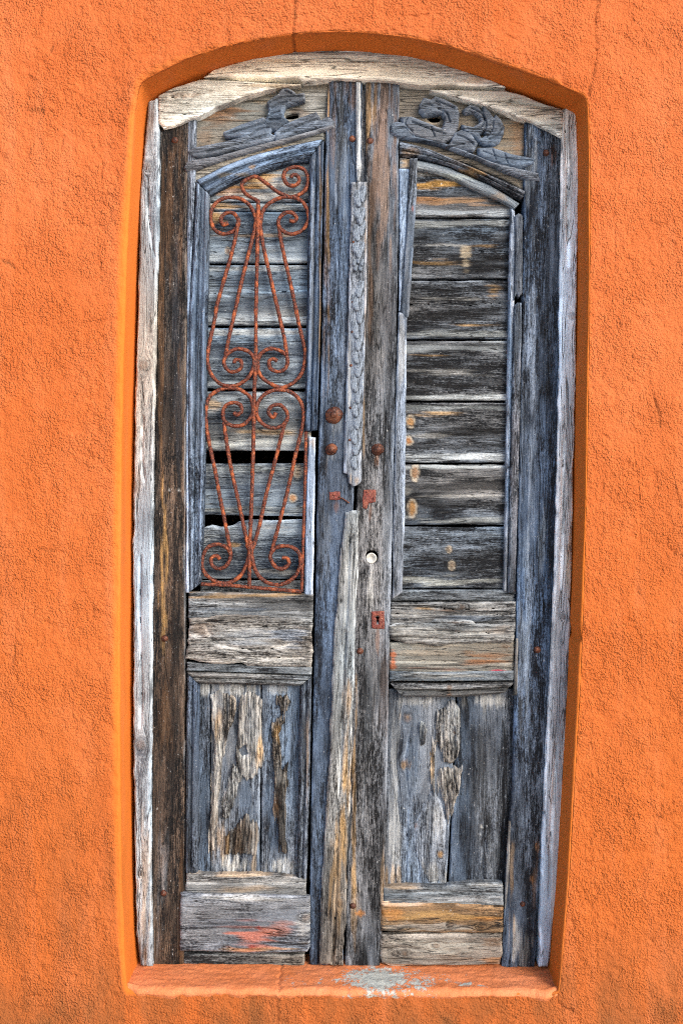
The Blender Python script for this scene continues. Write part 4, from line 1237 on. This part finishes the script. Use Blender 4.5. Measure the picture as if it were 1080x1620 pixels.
shape('panel_plank', [(606, 1090), (721, 1090), (717, 1200), (712, 1300), (706, 1405), (604, 1405)], YP, .02, 'plank', right, amp=1.2, rough=.5, rot=.8, knots=[(644, 1136, 8), (640, 1208, 8)],
      stains=[(625, 1300, 12, 110, (.45, .47, .48), .6), (644, 1134, 10, 10, OC, .8), (640, 1210, 9, 9, OC, .6), (650, 1190, 12, 60, BL, .45), (620, 1390, 14, 20, OC, .4), (625, 1160, 10, 60, (.3, .32, .34), .5), (660, 1110, 40, 10, WH, .4), (652, 1160, 8, 40, BK, .4), (690, 1390, 20, 12, WH, .4)],
      cracks=[([(645, 1280), (643, 1340), (642, 1404)], .7), ([(662, 1330), (663, 1404)], .6), ([(650, 1150), (640, 1200), (646, 1260)], .5)])
shape('panel_plank', [(723, 1090), (818, 1090), (812, 1250), (800, 1405), (709, 1402), (714, 1300), (719, 1200)], YP, .02, 'plankd', right, amp=1.0, rough=.5, var=.45,
      stains=[(770, 1108, 36, 14, WH, .55), (770, 1250, 30, 120, (.16, .18, .21), .5), (745, 1150, 14, 50, BK, .5), (735, 1250, 12, 100, BL, .3), (780, 1350, 16, 40, GY, .4), (790, 1180, 12, 60, (.12, .15, .20), .5), (762, 1308, 2.2, 2.2, WH, .9)],
      cracks=[([(763, 1340), (762, 1404)], .5), ([(766, 1330), (770, 1350)], .6)])
shape('carved_remnant', [(692, 1120), (699, 1117), (705, 1110), (717, 1103), (728, 1122), (729, 1173), (725, 1198), (713, 1212), (699, 1206), (695, 1187), (687, 1173)], YP - .001, .015, 'crust', right,
      stains=[(712, 1150, 14, 40, (.34, .36, .38), .5), (710, 1110, 14, 10, (.12, .12, .13), .6), (718, 1158, 3, 3, BR, .8)], **CA)
shape('carved_remnant', [(660, 1144), (668, 1139), (676, 1155), (675, 1178), (665, 1182), (660, 1166)], YP - .001, .015, 'crust', right, stains=[(667, 1160, 8, 16, (.12, .12, .13), .5)], **CA)
shape('carved_remnant', [[(688, 1214), (731, 1211), (731, 1240), (719, 1282), (708, 1306), (700, 1275), (690, 1240)], [(683, 1164), (693, 1169), (690, 1212), (687, 1262), (679, 1240)]], YP - .001, .015, 'crust', right,
      stains=[(710, 1224, 20, 12, WH, .5), (684, 1210, 6, 40, OC, .5), (712, 1270, 10, 30, (.14, .14, .15), .6)], **CA)
shape('carved_remnant', [(684, 1242), (699, 1268), (707, 1301), (706, 1331), (705, 1394), (677, 1398), (662, 1368), (651, 1331), (655, 1301), (670, 1268)], YP + .002, .012, 'plank', right, knots=[(696, 1351, 6)], amp=1.6, rough=1.6, rot=1.2, edge=2, dome=7, dome_r=14, var=.4,
      stains=[(690, 1290, 14, 40, WH, .35), (656, 1304, 5, 12, OR, .6), (696, 1351, 5, 5, OC, .7), (680, 1380, 20, 20, WH, .4)])
shape('bottom_rail', [(606, 1404), (640, 1402), (700, 1402), (735, 1397), (796, 1397), (797, 1434), (720, 1433), (605, 1432)], YS - .002, .03, 'rail', right, axis='h', amp=1.5, rough=1.2, rot=.6, stains=[(700, 1424, 90, 8, (.40, .41, .42), .6), (640, 1404, 40, 4, OC, .4), (770, 1400, 40, 4, WH, .4)],
      cracks=[([(606, 1415), (690, 1412), (796, 1414)], .5)])
shape('kick_board', [(603, 1428), (650, 1430), (730, 1432), (797, 1434), (797, 1470), (795, 1477), (700, 1478), (620, 1477), (602, 1475)], YS - .012, .025, 'brown', right, axis='h', amp=2.2, rough=1.5, rot=1.4, edge=4, knots=[(712, 1462, 6), (762, 1466, 6)],
      stains=[(650, 1430, 60, 5, (.55, .42, .32), .7), (700, 1450, 90, 8, OC, .6), (620, 1445, 20, 12, OR, .5), (690, 1468, 90, 8, (.34, .32, .29), .7), (770, 1456, 30, 6, OR, .5), (760, 1440, 40, 6, BR, .7)])
shape('kick_board', [(602, 1480), (700, 1479), (796, 1478), (795, 1515), (790, 1528), (720, 1530), (620, 1531), (603, 1527), (600, 1505)], YS - .010, .025, 'crust', right, axis='h', amp=1.7, rough=1.3, rot=1.0, edge=4, knots=[(690, 1497, 6), (640, 1508, 5)],
      stains=[(700, 1500, 80, 14, (.36, .35, .31), .6), (780, 1520, 20, 8, OR, .55), (780, 1490, 20, 14, BR, .5), (640, 1528, 40, 4, OR, .5), (720, 1515, 40, 6, BR, .4)])

# carved ornament over the arch (right)
shape('carved_ribbon', c2_([(208, 435), (230, 418), (268, 425), (302, 465), (312, 482), (420, 505), (520, 540), (640, 590), (760, 620), (836, 638), (840, 668), (800, 662), (700, 627), (580, 572), (450, 522), (330, 492), (240, 482), (213, 465)]),
      YC - .006, .02, 'carv', right, hfun=grooves([c2_([(225, 450), (270, 445), (305, 480)])], 4, 1.5), **CO)
body = shape('carved_scroll', [c2_([(250, 398), (300, 396), (370, 425), (430, 450), (440, 402), (427, 374), (392, 378), (350, 388), (332, 370), (334, 345), (350, 316), (380, 325), (400, 311), (440, 324), (492, 352), (500, 380), (494, 440), (472, 482), (430, 508), (360, 492), (290, 467)])],
      YC - .008, .02, 'carv', right, hfun=grooves([c2_([(340, 352), (360, 345), (385, 350)]), c2_([(400, 330), (440, 345), (480, 362)]), c2_([(300, 420), (370, 448), (440, 470)]), c2_([(280, 400), (270, 430), (300, 460)]), c2_([(410, 365), (445, 380), (460, 420)]), c2_([(380, 440), (395, 480)])], 5, 1.4), **CO)
shape('carved_plume', c2_([(518, 365), (545, 347), (580, 355), (600, 377), (604, 348), (630, 375), (648, 407), (655, 386), (676, 410), (692, 440), (687, 470), (672, 500), (640, 517), (600, 512), (560, 482), (520, 452), (510, 430), (560, 442), (592, 420), (587, 395), (560, 372), (527, 378)]),
      YC - .006, .02, 'carv', right, holes=[c2_([(588, 470), (604, 462), (610, 475), (596, 484)])],
      hfun=grooves([c2_([(600, 385), (615, 430), (600, 470)]), c2_([(645, 412), (640, 450), (615, 485)]), c2_([(685, 445), (655, 480), (625, 495)]), c2_([(550, 360), (595, 385), (605, 420), (580, 450), (530, 445)])], 5, 1.3), **CO)
shape('carved_lobe', c2_([(476, 470), (510, 453), (550, 470), (577, 510), (560, 542), (500, 532), (446, 522), (468, 500)]), YC - .009, .02, 'carv', right, hfun=grooves([c2_([(490, 475), (530, 490), (560, 515)]), c2_([(470, 510), (520, 515)])], 4, 1.3), **CO)
shape('carved_tail', c2_([(580, 530), (640, 528), (720, 555), (823, 575), (816, 592), (760, 612), (690, 602), (610, 572), (584, 552)]), YC - .010, .02, 'carv', right, hfun=grooves([c2_([(600, 545), (690, 575), (810, 585)]), c2_([(640, 535), (655, 580)]), c2_([(690, 548), (705, 595)])], 3, 1.2), **CO)

# ------------------------------------------------------------------ ironmongery
lathe('knob_rosette', 528, 657, YS, [(14.6, 0), (14.4, 3), (13, 7), (10, 11), (6.5, 14), (5.4, 14.5), (5.2, 19), (4.2, 22), (1.8, 23.5)], left, RUSTD)
lathe('boss', 524, 711, YS, [(10, 0), (9.8, 2.5), (7.8, 6), (6.5, 7), (6, 11), (4.2, 14), (1.5, 15)], left, RUSTD)
lathe('boss', 597, 711, YS, [(10.4, 0), (10.2, 2.5), (8.2, 6), (6.8, 7), (6.2, 11), (4.2, 14), (1.5, 15)], right, RUSTD)
NAIL = [(6.0, 0), (5.8, 2), (4.6, 5), (2.6, 7), (.8, 7.6)]
for (x, y, r, p) in [(277, 222, .95, left), (557, 220, .95, left), (261, 1010, .95, left), (259, 1413, .9, left), (585, 223, .95, right), (863, 242, .95, right), (849, 1028, 1.0, right), (569, 1030, .95, right), (826, 1430, .8, right), (558, 1433, .85, right)]:
    lathe('nail', x, y, YS + .001, [(a_ * r, b_ * r) for a_, b_ in NAIL], p, RUSTD, seg=16)
for (x, y) in [(564, 311), (559, 383), (558, 478), (557, 525), (555, 578), (554, 645), (553, 696)]:
    lathe('nail', x, y, YS - .0145, [(2.4, 0), (2.2, 1.2), (1.2, 2.2), (.3, 2.4)], left, RUSTD, seg=10)


def plate(name, poly, parent, holes=(), y=YS - .0035, dome=0):
    return shape(name, poly, y, .003, 'dark', parent, amp=.35, rough=.7, edge=.8, step=(.9, .9), mat=REDP, holes=holes)


p1 = plate('lock_plate', [(520, 778), (538, 777), (539, 790), (533, 792), (521, 791)], left)
tube('staple_pin', [(536, 786), (544, 790), (552, 796)], 1.3, YS - .004, left, RUSTD)
p2 = plate('latch_plate', [(574, 774), (595, 774), (595, 795), (583, 796), (580, 806), (573, 804), (572, 790)], right)
for (x, y) in [(580, 778), (591, 788)]:
    lathe('rivet', x, y, YS - .0035, [(2.2, 0), (2, 1.2), (.6, 2)], p2, REDP, seg=10)
lathe('rivet', 528, 783, YS - .0035, [(2.2, 0), (2, 1.2), (.6, 2)], p1, REDP, seg=10)
p3 = plate('keyhole_plate', [(586, 967), (608, 966), (608, 995), (587, 995)], right, holes=[circ(597, 977, 2.8, 14), keyslot])
for (x, y) in [(589, 970), (605, 970), (589, 991), (605, 991)]:
    lathe('rivet', x, y, YS - .0035, [(1.5, 0), (1.3, .8), (.4, 1.2)], p3, REDP, seg=8)
lathe('round_lock', 587, 883, YS + .008, [(9.0, -8), (9.0, 5), (8.4, 6.5), (7.0, 6.9), (6.8, 6.0), (3.6, 6.0), (3.4, 4.4), (1.0, 4.4)], right, LOCKW, wob=.01)

for o in (wall, frame, left, right):
    pass
